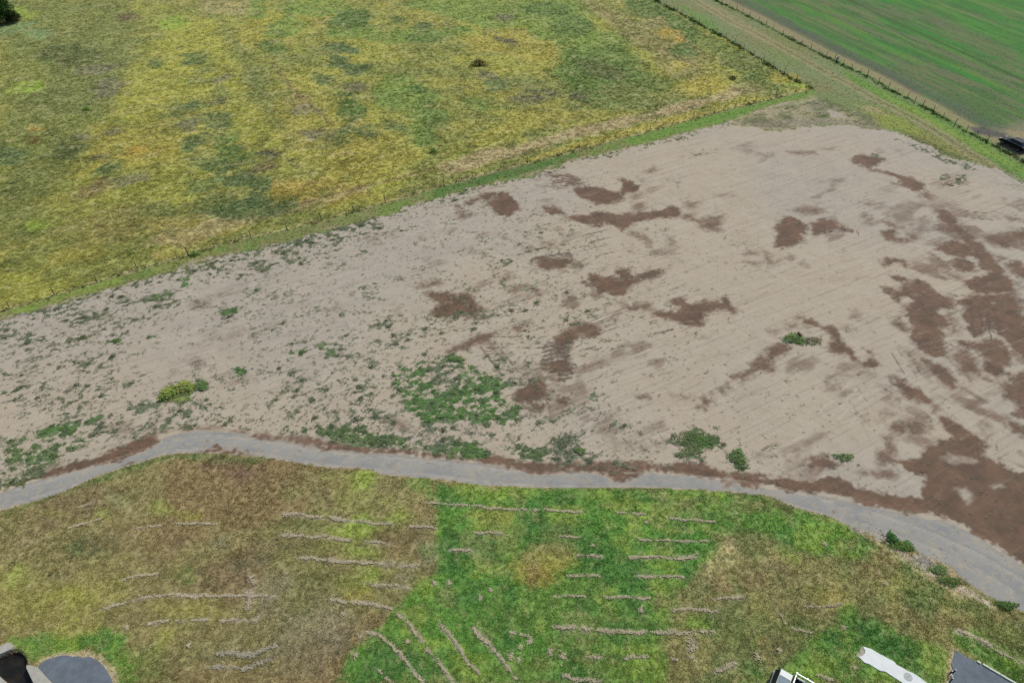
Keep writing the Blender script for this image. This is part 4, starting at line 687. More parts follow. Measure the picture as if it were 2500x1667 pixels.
# ------------------------------------------------------------------ object helpers
def link(name, me, mat=None, parent=None):
    o = bpy.data.objects.new(name, me); COL.objects.link(o)
    if mat is not None and me is not None and not me.materials: me.materials.append(mat)
    if parent is not None: o.parent = parent
    return o
def tag(o, label=None, cat=None, group=None, kind=None):
    if label: o['label'] = label
    if cat: o['category'] = cat
    if group: o['group'] = group
    if kind: o['kind'] = kind
    return o
def empty(name, loc, rz=0):
    o = bpy.data.objects.new(name, None); COL.objects.link(o); o.location = loc; o.rotation_euler = (0, 0, rz); o.empty_display_size = .2
    return o
def mesh(name, verts, faces, smooth=False):
    me = bpy.data.meshes.new(name); me.from_pydata([tuple(v) for v in verts], [], faces); me.update()
    if smooth: me.polygons.foreach_set('use_smooth', [True]*len(me.polygons))
    return me
def quads_mesh(name, V):
    """V: (n,4,3) loose quads -> mesh, fast"""
    V = np.asarray(V, np.float32); n = len(V); me = bpy.data.meshes.new(name)
    me.vertices.add(n*4); me.vertices.foreach_set('co', V.reshape(-1)); me.loops.add(n*4); me.loops.foreach_set('vertex_index', np.arange(n*4, dtype=np.int32))
    me.polygons.add(n); me.polygons.foreach_set('loop_start', np.arange(0, n*4, 4, dtype=np.int32)); me.update(calc_edges=True); me.validate(); return me
def box_bm(bm, x0, x1, y0, y1, z0, z1):
    v = [bm.verts.new(p) for p in ((x0,y0,z0),(x1,y0,z0),(x1,y1,z0),(x0,y1,z0),(x0,y0,z1),(x1,y0,z1),(x1,y1,z1),(x0,y1,z1))]
    for f in ((0,3,2,1),(4,5,6,7),(0,1,5,4),(1,2,6,5),(2,3,7,6),(3,0,4,7)): bm.faces.new([v[i] for i in f])
def boxes(name, L, mat, parent=None, bevel=0):
    bm = bmesh.new()
    for b in L: box_bm(bm, *b)
    if bevel: bmesh.ops.bevel(bm, geom=bm.edges[:], offset=bevel, segments=2, affect='EDGES', profile=.6)
    me = bpy.data.meshes.new(name); bm.to_mesh(me); bm.free(); return link(name, me, mat, parent)
def tube(name, P, r, mat, parent=None, n=6, taper=None):
    P = [Vector(p) for p in P]; V = []; Fc = []
    for k, p in enumerate(P):
        d = (P[min(k+1, len(P)-1)]-P[max(k-1, 0)]).normalized(); a = d.orthogonal().normalized(); c = d.cross(a)
        rr = r if taper is None else r+(taper-r)*k/(len(P)-1)
        for j in range(n):
            t = 2*math.pi*j/n; V.append(p+a*math.cos(t)*rr+c*math.sin(t)*rr)
    for k in range(len(P)-1):
        for j in range(n): Fc.append((k*n+j, k*n+(j+1) % n, (k+1)*n+(j+1) % n, (k+1)*n+j))
    Fc.append(tuple(range(n))[::-1]); Fc.append(tuple(range((len(P)-1)*n, len(P)*n)))
    me = mesh(name, V, Fc, True)
    for f in list(me.polygons)[-2:]: f.use_smooth = False
    return link(name, me, mat, parent) if mat else me
def slab(name, P, z1, z0, mat, parent=None, bevel=.0):
    bm = bmesh.new(); top = [bm.verts.new((x, y, z1)) for x, y in P]; f = bm.faces.new(top)
    if f.normal.z < 0: f.normal_flip()
    f.normal_update()
    r = bmesh.ops.extrude_face_region(bm, geom=[f]); vs = [e for e in r['geom'] if isinstance(e, bmesh.types.BMVert)]
    for v in vs: v.co.z = z0
    bmesh.ops.recalc_face_normals(bm, faces=bm.faces[:])
    me = bpy.data.meshes.new(name); bm.to_mesh(me); bm.free(); return link(name, me, mat, parent)

# ------------------------------------------------------------------ ground sheets
ROWS = [
 ('broken straw row nearest the road in the brown field', .17, [('L1', [(1800,490),(1900,495),(2000,510),(2352,540)]), ('L2', [(30,528),(200,540),(320,548),(470,560)]), ('L2', [(530,575),(690,582)])]),
 ('second straw row below the road in the brown field', .18, [('L1', [(1800,620),(1900,630),(2100,640),(2352,665)]), ('L2', [(20,650),(200,665),(400,682)])]),
 ('third straw row below the road in the brown field', .17, [('L1', [(1890,770),(2000,775),(2352,798)]), ('L2', [(20,784),(250,800),(450,815),(580,822)])]),
 ('short fourth straw row ending at the green grass', .15, [('L2', [(220,935),(320,942),(530,958)])]),
 ('straw row curving down from the brown into the green grass', .16, [('L1', [(2170,1045),(2352,1055)]), ('L2', [(20,1042),(200,1050),(320,1070),(400,1100)]), ('L2', [(440,1120),(500,1165),(560,1240),(610,1305)]), ('L2', [(630,1345),(700,1420),(750,1500),(795,1550),(830,1600)])]),
 ('long arched straw row across the brown field', .15, [('L1', [(650,1095),(760,1060),(860,1040),(980,1015),(1140,1005),(1300,1012),(1550,1012),(1770,1022)])]),
 ('straight straw row below the arched one, gap in its middle', .14, [('L1', [(940,1190),(1010,1185),(1140,1175),(1330,1165)]), ('L1', [(1395,1168),(1640,1172)])]),
 ('short upright straw patch at the end of the straight row', .14, [('L1', [(1655,1120),(1645,1165)])]),
 ('jagged pale straw patch crossing the arched row', .24, [('L1', [(1600,890),(1630,920)]), ('L1', [(1560,990),(1615,985),(1590,1050),(1565,1110)])]),
 ('thin faint straw line above the arched row', .08, [('L1', [(780,910),(880,885),(1020,868)])]),
 ('thin straw line in the upper left of the brown field', .09, [('L1', [(440,580),(520,555),(640,520)])]),
 ('very thin bowed straw line across the upper brown field', .06, [('L1', [(860,590),(950,570),(1100,550),(1300,548),(1400,560)])]),
 ('tiny straw line nearest the road bend at left', .07, [('L1', [(500,450),(600,420)])]),
 ('short faint straw line at far left of the brown field', .07, [('L1', [(180,680),(280,645)])]),
 ('grey upper swath curving beside the lower brown field', .24, [('L1', [(1380,1390),(1500,1370),(1620,1385),(1700,1350),(1780,1310)])]),
 ('grey lower swath curving beside the lower brown field', .2, [('L1', [(1380,1465),(1550,1475),(1660,1440),(1740,1410)])]),
 ('long straw row just below the road in the green grass', .13, [('L2', [(620,415),(860,432),(1000,450),(1150,462),(1400,465),(1620,475)]), ('L2', [(1850,480),(2030,490)]), ('L2', [(2290,520),(2352,525)]), ('L3', [(100,520),(250,525),(380,540)])]),
 ('second broken straw row of the green grass', .13, [('L2', [(930,610),(1110,615)]), ('L2', [(1480,633),(1610,636)]), ('L2', [(1990,660),(2150,663),(2352,665)]), ('L3', [(270,662),(340,662)])]),
 ('third straw row of the green grass, thick at its right', .14, [('L2', [(780,718),(920,725)]), ('L2', [(1590,755),(1750,762)]), ('L2', [(1920,768),(2130,770),(2352,772)]), ('L3', [(170,775),(270,740)])]),
 ('fourth straw row of the green grass right of the tan oval', .13, [('L2', [(1520,880),(1740,885)]), ('L2', [(1970,885),(2150,890),(2280,900)])]),
 ('fifth thin straw row of the green grass', .11, [('L2', [(1440,1015),(1650,1018)]), ('L2', [(1760,1020),(2060,1025)])]),
 ('thick long straw row of the lower green grass', .2, [('L2', [(1440,1215),(1600,1225),(1800,1237),(2000,1245),(2352,1245)]), ('L3', [(290,1238),(370,1240)])]),
 ('ragged straw row below the thick long one', .15, [('L2', [(1650,1400),(1750,1402)]), ('L2', [(1880,1410),(1960,1400),(2110,1415)])]),
 ('lowest straw row of the green grass, cut by the border', .17, [('L2', [(1500,1530),(1600,1545),(1740,1560)])]),
 ('leftmost long diagonal straw row in the green grass', .15, [('L2', [(240,1240),(330,1270),(420,1330),(480,1410),(530,1470),(600,1560),(640,1620)])]),
 ('middle diagonal straw row in the green grass', .15, [('L2', [(720,1190),(790,1280),(850,1370),(900,1450),(960,1510)])]),
 ('rightmost straight diagonal straw row in the green grass', .17, [('L2', [(930,1210),(1000,1290),(1060,1360),(1150,1460),(1220,1560),(1260,1620)])]),
 ('short diagonal straw row in the lower left green corner', .14, [('L2', [(300,1470),(350,1510),(400,1560)])]),
 ('short straw row right of the diagonals', .11, [('L2', [(1170,1240),(1290,1265)])]),
 ('straw row on the brown edge right of the green grass', .15, [('L3', [(110,1095),(250,1098),(390,1105)])]),
 ('thin straw row in the tan grass', .1, [('L3', [(360,1030),(560,1022)])]),
 ('triangular pale straw patch on the brown edge', .42, [('L3', [(222,1300),(226,1330),(215,1360)])]),
 ('short straw row near the upper green corner', .1, [('L3', [(440,490),(520,490)])]),
 ('straw row below the triangular patch', .12, [('L3', [(110,1415),(250,1405)])]),
 ('long thin straw row near the right border', .13, [('L3', [(1940,1240),(2080,1300),(2200,1370),(2352,1440)])]),
 ('short straw strip in the tan grass above the truck', .15, [('L3', [(870,1220),(990,1245)])]),
 ('crooked straw strip in the tan grass', .13, [('L3', [(780,1110),(830,1190)])]),
 ('short straw strip right of the truck', .13, [('L3', [(1030,1510),(1130,1550)])]),
 ('slanting straw strip left of the truck', .13, [('L3', [(380,1500),(510,1440)])]),
 ('thin straw line in the middle of the tan grass', .07, [('L3', [(950,1075),(1050,1078),(1190,1065)])])]
for lab, wd, segs in ROWS:
    for c, p in segs:
        i, m = soft_line(G(c, p), wd*.3, wd*.9+.08, wd*1.1); m = m*sstep(.38, .62, .5*n_fine[i]+.5*n_mid[i])*.7
        tint[i] += (PAL['pale']*(.85 if 'grey' in lab else 1.0)-tint[i])*m[:, None]
msk = np.stack([mud, cover, aspm, np.ones(NV)], 1).astype(np.float32)
tcol = np.concatenate([tint, np.ones((NV, 1))], 1).astype(np.float32)
ii, jj = np.meshgrid(np.arange(NR-1), np.arange(NC-1), indexing='ij'); v0 = (ii*NC+jj).ravel()
quad = np.stack([v0, v0+1, v0+NC+1, v0+NC], 1); fz = zone[quad[:, 0]]
pos = np.stack([X, Y, height], 1).astype(np.float32)
NAMES = {0: 'field', 1: 'meadow', 2: 'grass_verge', 3: 'bare_earth', 4: 'grass_lane', 5: 'crop_field', 6: 'road'}
for k, nm in NAMES.items():
    fq = quad[fz == k]
    if len(fq) == 0: continue
    u, inv = np.unique(fq.ravel(), return_inverse=True); n = len(fq)
    me = bpy.data.meshes.new(nm); me.vertices.add(len(u)); me.vertices.foreach_set('co', pos[u].ravel())
    me.loops.add(n*4); me.loops.foreach_set('vertex_index', inv.astype(np.int32).ravel())
    me.polygons.add(n); me.polygons.foreach_set('loop_start', np.arange(0, n*4, 4, dtype=np.int32)); me.update(calc_edges=True)
    me.polygons.foreach_set('use_smooth', np.ones(n, bool))
    for an, typ, arr in (('tint', 'FLOAT_COLOR', tcol[u].ravel()), ('msk', 'FLOAT_COLOR', msk[u].ravel())):
        a = me.attributes.new(an, typ, 'POINT'); a.data.foreach_set('color', arr)
    for an, arr in (('tone', tone[u]), ('rut', rut[u])):
        a = me.attributes.new(an, 'FLOAT', 'POINT'); a.data.foreach_set('value', arr.astype(np.float32))
    tag(link(nm, me, M_GROUND), kind='structure')
# country beyond the surveyed area, out to the horizon
wa, wb = float(halfw(Y0)), float(halfw(Y1)); R = 2500
inn = [(-wa, Y0), (wa, Y0), (wb, Y1), (-wb, Y1)]; outr = [(-R, -R), (R, -R), (R, R), (-R, R)]
me = mesh('ground', [(x, y, 0) for x, y in inn+outr], [(0, 4, 5, 1), (1, 5, 6, 2), (2, 6, 7, 3), (3, 7, 4, 0)])
a = me.attributes.new('tint', 'FLOAT_COLOR', 'POINT'); a.data.foreach_set('color', np.tile(np.append(PAL['olive'], 1), 8).astype(np.float32))
a = me.attributes.new('msk', 'FLOAT_COLOR', 'POINT'); a.data.foreach_set('color', np.tile([0, 1, 0, 1], 8).astype(np.float32))
tag(link('ground', me, M_GROUND), kind='structure')

# ------------------------------------------------------------------ grass tufts and weeds as ground cover
def tuft_mesh(name, nb, h, spread, width, lean, seed, flat=False):
    r = random.Random(seed); Q = []
    for i in range(nb):
        a = r.uniform(0, 2*math.pi); rr = spread*math.sqrt(r.random()); bx, by = rr*math.cos(a), rr*math.sin(a)
        d = r.uniform(0, 2*math.pi); hh = h*r.uniform(.55, 1.1); wv = width*r.uniform(.7, 1.3)
        lx = lean*h*r.uniform(.3, 1.2)+math.cos(d)*h*.35; ly = math.sin(d)*h*.45
        px_, py_ = -math.sin(d)*wv/2, math.cos(d)*wv/2
        Q.append([(bx-px_, by-py_, -.02), (bx+px_, by+py_, -.02), (bx+px_*.9+lx*.45, by+py_*.9+ly*.45, hh*.65), (bx-px_*.9+lx*.45, by-py_*.9+ly*.45, hh*.65)])
        Q.append([(bx-px_*.9+lx*.45, by-py_*.9+ly*.45, hh*.65), (bx+px_*.9+lx*.45, by+py_*.9+ly*.45, hh*.65), (bx+px_*.2+lx, by+py_*.2+ly, hh), (bx-px_*.2+lx, by-py_*.2+ly, hh)])
    return quads_mesh(name, Q)
def weed_mesh(name, nl, rad, h, seed, stems=False):
    r = random.Random(seed); Q = []
    for i in range(nl):
        a = r.uniform(0, 2*math.pi); t = math.sqrt(r.random()); cx, cy = rad*t*math.cos(a), rad*t*math.sin(a)*r.uniform(.7, 1); cz = h*(1-t*t)*r.uniform(.5, 1.1)+.02
        L = rad*r.uniform(.28, .5); W = L*r.uniform(.4, .7); b = a+r.uniform(-.8, .8); ux, uy = math.cos(b), math.sin(b); dz = -L*r.uniform(-.25, .5)
        if stems: Q.append([(-.01, 0, 0), (.01, 0, 0), (cx+.008, cy, cz), (cx-.008, cy, cz)])
        Q.append([(cx-ux*L/2-uy*W*.3, cy-uy*L/2+ux*W*.3, cz-dz/2), (cx+uy*W/2, cy-ux*W/2, cz+.01), (cx+ux*L/2, cy+uy*L/2, cz+dz/2), (cx-uy*W/2, cy+ux*W/2, cz+.02)])
    return quads_mesh(name, Q)
LIB = bpy.data.collections.new('tuft_library')          # never linked to the scene
def lib(me, mat):
    me.materials.append(mat); o = bpy.data.objects.new(me.name, me); LIB.objects.link(o); return o
def scatter(name, P, T, S, Rz, variants, label, cat):
    """one ground-cover object: points carrying tint and size, blades instanced on them"""
    n = len(P); me = bpy.data.meshes.new(name); me.vertices.add(n); me.vertices.foreach_set('co', np.asarray(P, np.float32).ravel())
    a = me.attributes.new('tint', 'FLOAT_COLOR', 'POINT'); a.data.foreach_set('color', np.concatenate([T, np.ones((n, 1))], 1).astype(np.float32).ravel())
    a = me.attributes.new('siz', 'FLOAT', 'POINT'); a.data.foreach_set('value', np.asarray(S, np.float32))
    a = me.attributes.new('rot', 'FLOAT_VECTOR', 'POINT'); a.data.foreach_set('vector', np.stack([np.zeros(n), np.zeros(n), Rz], 1).astype(np.float32).ravel())
    a = me.attributes.new('pick', 'INT', 'POINT'); a.data.foreach_set('value', rng.integers(0, len(variants), n).astype(np.int32))
    o = link(name, me); tag(o, label, cat, kind='stuff')
    ng = bpy.data.node_groups.new(name+'_nodes', 'GeometryNodeTree'); ng.interface.new_socket('Geometry', in_out='INPUT', socket_type='NodeSocketGeometry'); ng.interface.new_socket('Geometry', in_out='OUTPUT', socket_type='NodeSocketGeometry')
    N = ng.nodes; gi = N.new('NodeGroupInput'); go = N.new('NodeGroupOutput'); ip = N.new('GeometryNodeInstanceOnPoints'); g2 = N.new('GeometryNodeGeometryToInstance')
    for vo in reversed(variants):
        oi = N.new('GeometryNodeObjectInfo'); oi.inputs[0].default_value = vo; oi.transform_space = 'ORIGINAL'; ng.links.new(oi.outputs['Geometry'], g2.inputs[0])
    def named(nm, t):
        q = N.new('GeometryNodeInputNamedAttribute'); q.data_type = t; q.inputs[0].default_value = nm; return q.outputs[0]
    ng.links.new(gi.outputs[0], ip.inputs['Points']); ng.links.new(g2.outputs[0], ip.inputs['Instance']); ip.inputs['Pick Instance'].default_value = True
    ng.links.new(named('pick', 'INT'), ip.inputs['Instance Index']); ng.links.new(named('siz', 'FLOAT'), ip.inputs['Scale'])
    e2r = N.new('FunctionNodeEulerToRotation'); ng.links.new(named('rot', 'FLOAT_VECTOR'), e2r.inputs[0]); ng.links.new(e2r.outputs[0], ip.inputs['Rotation'])
    ng.links.new(ip.outputs[0], go.inputs[0])
    md = o.modifiers.new('scatter', 'NODES'); md.node_group = ng; return o
def jitter(idx):
    sx = 2*halfw(Y[idx])/(NC-1); sy = (Y[idx]+30)*math.log((Y1+30)/(Y0+30))/(NR-1)
    x = X[idx]+rng.uniform(-.5, .5, idx.size)*sx; y = Y[idx]+rng.uniform(-.5, .5, idx.size)*sy
    return np.stack([x, y, height[idx]], 1)
inner = (np.abs(X/halfw(Y)) < .985) & (Y > Y0+1.5) & (Y < Y1-5)
concrete_keep = np.ones(NV, bool)
V_TALL = [lib(tuft_mesh('tall_tuft', 11, .16, .25, .05, 1.8, s), M_TUFT) for s in range(4)]
V_SHORT = [lib(tuft_mesh('short_tuft', 12, .06, .15, .035, 1.0, 20+s), M_TUFT) for s in range(4)]
V_WEED = [lib(weed_mesh('weed_rosette', 16, .20, .12, 40+s), M_TUFT) for s in range(4)]
PADS = {}
PADS['path'] = G('P', [(2107,1578),(2112,1579.4),(2128,1585),(2141,1593),(2155,1600),(2169,1608),(2182,1614.6),(2189,1623),(2203,1630),(2216,1638),(2227,1642),(2240,1650),(2300,1694),(2255,1700),(2199,1664),(2189,1657.6),(2175,1648.7),(2162,1639.5),(2148,1637),(2129,1625.5),(2122,1621),(2110,1617),(2096.4,1603.7),(2107,1599.6),(2111,1595),(2112,1588.6),(2109,1583)])
PADS['drive_r'] = G('P', [(2331,1586.6),(2335,1588.7),(2346,1596),(2359,1604),(2371.6,1609.6),(2377,1613),(2384,1616),(2393,1621.5),(2400,1624.5),(2412,1632),(2472,1667),(2520,1700),(2300,1700),(2321.6,1660),(2325.7,1651),(2327,1641),(2324.7,1635),(2324.5,1628.5),(2321.6,1620.8),(2325.7,1610),(2327.8,1603),(2330,1593)])
PADS['drive_l'] = G('P', [(95,1623.5),(111.6,1611),(134,1604),(149,1599.7),(166.7,1599.7),(178.6,1602.7),(192,1601),(204,1605.7),(216,1602),(238,1610),(253,1625),(265,1641),(272,1656),(275,1667),(272,1705),(155,1705),(131,1667),(112,1648),(95.6,1631)])
PADS['slab_a'] = G('P', [(-50,1602),(0,1580),(18,1570),(30,1571),(35,1577),(30,1585),(0,1598),(-50,1621)])
PADS['slab_b'] = G('P', [(67,1623.5),(83,1626.5),(94.6,1630.5),(112,1649.5),(130,1668),(153,1705),(106,1705),(83,1667),(73,1646),(66,1631)])
PADS['slab_c'] = G('P', [(-50,1630),(0,1650),(3,1655),(12,1661),(18,1667),(28,1705),(-50,1705)])
for nmp, P in PADS.items():
    lo, hi = P.min(0)-1, P.max(0)+1; i = np.nonzero((X > lo[0]) & (X < hi[0]) & (Y > lo[1]) & (Y < hi[1]))[0]
    concrete_keep[i[sdf_poly(P, X[i], Y[i]) > -.08]] = False
concrete_keep[bas_i] = False
def pick(zs, frac, extra=None):
    k = np.isin(zone, zs) & inner & concrete_keep
    if extra is not None: k &= extra
    i = np.nonzero(k)[0]; return i[rng.random(i.size) < frac]
def tufts(name, i, S, variants, label, cat, bright=1.15, drift=.4):
    n = i.size; T = tint[i]*bright*rng.uniform(.8, 1.22, (n, 1))*np.array([1, 1, 1])+rng.normal(0, .006, (n, 3)); T = np.clip(T, .004, .8)
    scatter(name, jitter(i), T, S, math.radians(200)+rng.normal(0, drift, n), variants, label, cat)
i = pick([1], .36); tufts('meadow_grass', i, rng.uniform(.55, 1.25, i.size)*(.75+.6*n_mid[i]), V_TALL, 'tall yellowing meadow grass lying over in streaks', 'grass', 1.2, .7)
i = pick([0], .42, cover > .35); tufts('field_grass', i, rng.uniform(.6, 1.5, i.size), V_SHORT, 'short mown grass of the lower field, green and browned', 'grass', 1.2, 1.5)
i = pick([2, 4], .34, cover > .4); tufts('verge_grass', i, rng.uniform(.6, 1.3, i.size), V_SHORT, 'green verge grass beside the fences', 'grass', 1.15, 1.2)
i = pick([5], .22); tufts('crop_seedlings', i, rng.uniform(.5, .9, i.size), V_SHORT, 'low green crop standing in striped drilled rows', 'crop', 1.1, 1.0)
pw = np.where(cl > thr-.03, .40, np.clip(weedd-.1, 0, 1)*.14+.006)*(rng.random(NV) < 1)
k_ = np.isin(zone, [3, 6]) & inner & concrete_keep & (rng.random(NV) < pw) & ((zone == 3) | (weedd > .3)); i = np.nonzero(k_)[0]
tufts('ground_weeds', i, rng.uniform(.35, 1.1, i.size)*(.75+.5*weedd[i]), V_WEED, 'low green weeds creeping over the bare earth', 'weeds', 1.45, 3)
fw = fbm(X, Y, 3.0, 4, 111); k_ = (zone == 0) & inner & concrete_keep & (rng.random(NV) < .16*sstep(.50, .68, fw)+.012); i = np.nonzero(k_)[0]
T = tint[i]*rng.uniform(.62, 1.05, (i.size, 1))*np.array([.88, 1.0, .85]); scatter('field_weeds', jitter(i), T, rng.uniform(.35, .95, i.size), rng.uniform(0, 6.3, i.size), V_WEED, 'broad-leaved weeds dotted through the lower field', 'weeds')
fw = fbm(X, Y, 4.0, 4, 121); k_ = (zone == 1) & inner & (rng.random(NV) < .10*sstep(.52, .68, fw)+.004); i = np.nonzero(k_)[0]
T = tint[i]*rng.uniform(.6, 1.0, (i.size, 1))*np.array([.85, 1.0, .9]); scatter('meadow_weeds', jitter(i), T, rng.uniform(.8, 2.0, i.size), rng.uniform(0, 6.3, i.size), V_WEED, 'dark broad-leaved weeds dotted through the meadow', 'weeds')
# rank growth along the three fence lines
LP, LT, LS = [], [], []
def along(Pl, step):
    seg = np.linalg.norm(np.diff(Pl, axis=0), axis=1); s = np.concatenate([[0], np.cumsum(seg)]); t = np.arange(0, s[-1], step)
    return np.stack([np.interp(t, s, Pl[:, 0]), np.interp(t, s, Pl[:, 1])], 1)
for Pl, step, cols, prob, sz in ((gF1, .10, ('vdolive', 'dgreen', 'vdgreen'), .85, (.9, 2.1)), (gF2, .12, ('vdolive', 'vdgreen', 'dgreen'), .7, (.7, 1.6)), (gA, .14, ('vdolive', 'dolive', 'lime'), .6, (.5, 1.3))):
    Q = along(Pl, step); c = fbm(Q[:, 0], Q[:, 1], 3.0, 3, 77)
    for (x, y), cc in zip(Q, c):
        if rng.random() > prob*(.35+1.5*max(0, cc-.3)): continue
        x += rng.normal(0, .28); y += rng.normal(0, .28)
        LP.append((x, y, gz(x, y))); LT.append(PAL[cols[rng.integers(3)]]*rng.uniform(.7, 1.15)); LS.append(rng.uniform(*sz)*(.6+.8*cc))
scatter('fence_line_weeds', LP, np.array(LT), LS, rng.uniform(0, 6.3, len(LP)), V_TALL, 'rank dark weeds and grass grown up along the fence lines', 'weeds')

# ------------------------------------------------------------------ individual weed clumps on the earth
WM = [weed_mesh('weed_clump', 30, .34, .22, 60+s, True) for s in range(6)]
for m_ in WM: m_.materials.append(M_LEAF)
cand = np.nonzero((zone == 3) & inner & (cover > .55) & (weedd > .3) & (weedd < .86) & (Y < 100))[0]
wgt = (1/(Y[cand]+20)**2); cand = rng.choice(cand, 5000, replace=False, p=wgt/wgt.sum()); taken = []
WG = {'bluegreen': 'low grey-green weed clump growing on the pale bare earth', 'green': 'low bright green weed clump growing on the pale bare earth', 'dark': 'low dark olive weed clump growing on the pale bare earth'}
for c in cand:
    x, y = X[c], Y[c]
    if any((x-a)**2+(y-b_)**2 < .9 for a, b_ in taken): continue
    taken.append((x, y)); o = bpy.data.objects.new('weed_clump', WM[rnd.randrange(6)]); COL.objects.link(o)
    s = rnd.uniform(.55, 1.25); o.location = (x, y, height[c]-.01); o.rotation_euler = (0, 0, rnd.uniform(0, 6.28)); o.scale = (s*rnd.uniform(.8, 1.4), s, s*rnd.uniform(.7, 1.2))
    t = tint[c]*1.45*rnd.uniform(.8, 1.2); o.color = (*[float(min(.6, v)) for v in t], 1)
    r_, g_, b_ = t; kk = 'green' if g_ > 1.75*r_ else ('bluegreen' if b_ > .62*g_ else 'dark')
    tag(o, WG[kk], 'weed', kk.replace('bluegreen', 'grey-green')+' weed clumps scattered over the bare earth')
    if len(taken) >= 260: break

# ------------------------------------------------------------------ shrubs, the tree, leafy mounds
def leafy(name, rx, ry, h, n, ls, seed, droop=.3, shell=.55, z0=.05):
    """many small leaf faces through a dome-shaped volume, uneven outline"""
    r = np.random.default_rng(seed); th = r.uniform(0, 2*np.pi, n); u = r.random(n); rad = shell+(1-shell)*r.random(n)
    lob = 1+.22*np.sin(3*th+seed)+.14*np.sin(7*th+2.1*seed)
    ph = np.arccos(1-u); cx = rx*rad*lob*np.sin(ph)*np.cos(th); cy = ry*rad*lob*np.sin(ph)*np.sin(th); cz = z0+h*rad*np.cos(ph)*(1+.25*r.standard_normal(n)*.6)
    cz = np.maximum(cz, .02); L = ls*r.uniform(.6, 1.4, n); W = L*r.uniform(.4, .75, n)
    a = r.uniform(0, 2*np.pi, n); tl = r.uniform(-.7, .7, n); ux, uy, uz = np.cos(a)*np.cos(tl), np.sin(a)*np.cos(tl), np.sin(tl)
    t2 = r.uniform(-.6, .6, n); vx, vy, vz = -np.sin(a)*np.cos(t2), np.cos(a)*np.cos(t2), np.sin(t2)
    C = np.stack([cx, cy, cz], 1); U = np.stack([ux, uy, uz], 1)*(L/2)[:, None]; Vv = np.stack([vx, vy, vz], 1)*(W/2)[:, None]
    Q = np.stack([C-U, C+Vv, C+U, C-Vv], 1); Q[:, :, 2] = np.maximum(Q[:, :, 2], .01); return quads_mesh(name, Q)
def shrub(name, px, py, rx, ry, h, n, ls, cols, label, cat='shrub', seed=1, rz=0, stems=5, smat=None, group=None):
    if name == 'weed_bush': h *= .6
    x, y = at(px, py); z = gz(x, y); t = tag(empty(name, (x, y, z), rz), label, cat, group)
    for k, (c, fr) in enumerate(cols):
        o = link('foliage', leafy('foliage', rx, ry, h, int(n*fr), ls, seed+31*k), M_LEAF, t); o.color = (*[float(v)*(1.6 if isinstance(c, str) else 1.0) for v in (PAL[c] if isinstance(c, str) else c)], 1)
    r = random.Random(seed)
    for k in range(stems):
        a = r.uniform(0, 6.28); q_ = r.uniform(.3, .8)
        tube('stem', [(0, 0, -.05), (math.cos(a)*rx*q_*.4, math.sin(a)*ry*q_*.4, h*.45), (math.cos(a)*rx*q_, math.sin(a)*ry*q_, h*.8)], .025+.012*h, smat or M_BARK, t, 5, .008)
    return t
# tree in the far left corner
x, y = at(-16, 56); tr = tag(empty('tree', (x, y, 0)), 'dark green leafy tree in the far left corner of the meadow', 'tree')
tr.scale = (1.25, 1.25, 1.4)
tube('trunk', [(0, 0, -.2), (.05, .1, 1.2), (.1, .05, 2.6)], .26, M_BARK, tr, 8, .15)
for k, (bx, by, bz) in enumerate(((1.6, .4, 3.4), (-1.4, .8, 3.6), (.4, -1.5, 3.3), (.2, 1.7, 3.9), (.6, .2, 4.6))):
    tube('limb', [(.1, .05, 2.3), (bx*.5, by*.5, 2.7+.2*k), (bx, by, bz)], .12, M_BARK, tr, 6, .03)
for k, (cx, cy, cz, rr) in enumerate(((0, 0, 1.9, 3.0), (2.3, -.7, 1.0, 2.2), (-2, .4, 1.3, 2.4), (.6, -2.0, .6, 2.2), (1.0, 1.8, 1.6, 2.3), (3.3, .4, .3, 1.5))):
    o = link('crown', leafy('crown', rr, rr, rr*.95, 1500, .34, 200+k, shell=.35), M_LEAF, tr); o.location = (cx, cy, cz)
    c = PAL[('vdgreen', 'vdgreen', 'vdolive')[k % 3]]*(.42+.1*(k % 3)); o.color = (*[float(v) for v in c], 1)
shrub('shrub', 1171, 160, 1.9, 1.1, 1.15, 1300, .16, ((alb('#4a4436'), .7), (alb('#5c5a42'), .3)), 'dark brown half-dead twiggy shrub alone in the yellow meadow', seed=3, stems=14)
shrub('shrub', 212, 269, .7, .6, .6, 260, .16, (('vgreen', 1),), 'small vivid green shrub in the olive left part of the meadow', seed=4, stems=4)
shrub('shrub', 1058, 372, .6, .55, .7, 300, .14, (('vdgreen', 1),), 'small dark green shrub near the fence below the green meadow patch', seed=5, stems=4)
shrub('shrub', 1789, 193, .8, .6, .7, 300, .16, ((alb('#3f4a33'), 1),), 'small blackish shrub in the far corner of the meadow beside two fences', seed=6, stems=5)
shrub('shrub', 476, 622, .75, .5, .55, 350, .15, (('w_lime', .6), ('vdgreen', .4)), 'small yellow-green bush beside a leaning grey fence post', seed=7, stems=4)
shrub('shrub', 412, 964, 1.0, .85, .55, 900, .17, (('w_lime', .5), ('gold', .2), ('w_vivid', .3)), 'yellow-green bushy weed heap, western half, with bare sticks', seed=8, stems=6, smat=M_STICK, group='yellow-green bush patch above the road')
shrub('shrub', 450, 948, 1.2, .9, .5, 900, .17, (('w_lime', .55), ('gold', .2), ('w_green', .25)), 'yellow-green bushy weed heap, eastern half, beside a greener clump', seed=9, stems=6, smat=M_STICK, group='yellow-green bush patch above the road')
shrub('shrub', 491, 943, .85, .7, .32, 420, .14, (('w_green', .6), ('w_vivid', .4)), 'low darker green clump at the right end of the yellow-green bush', seed=10, stems=3)
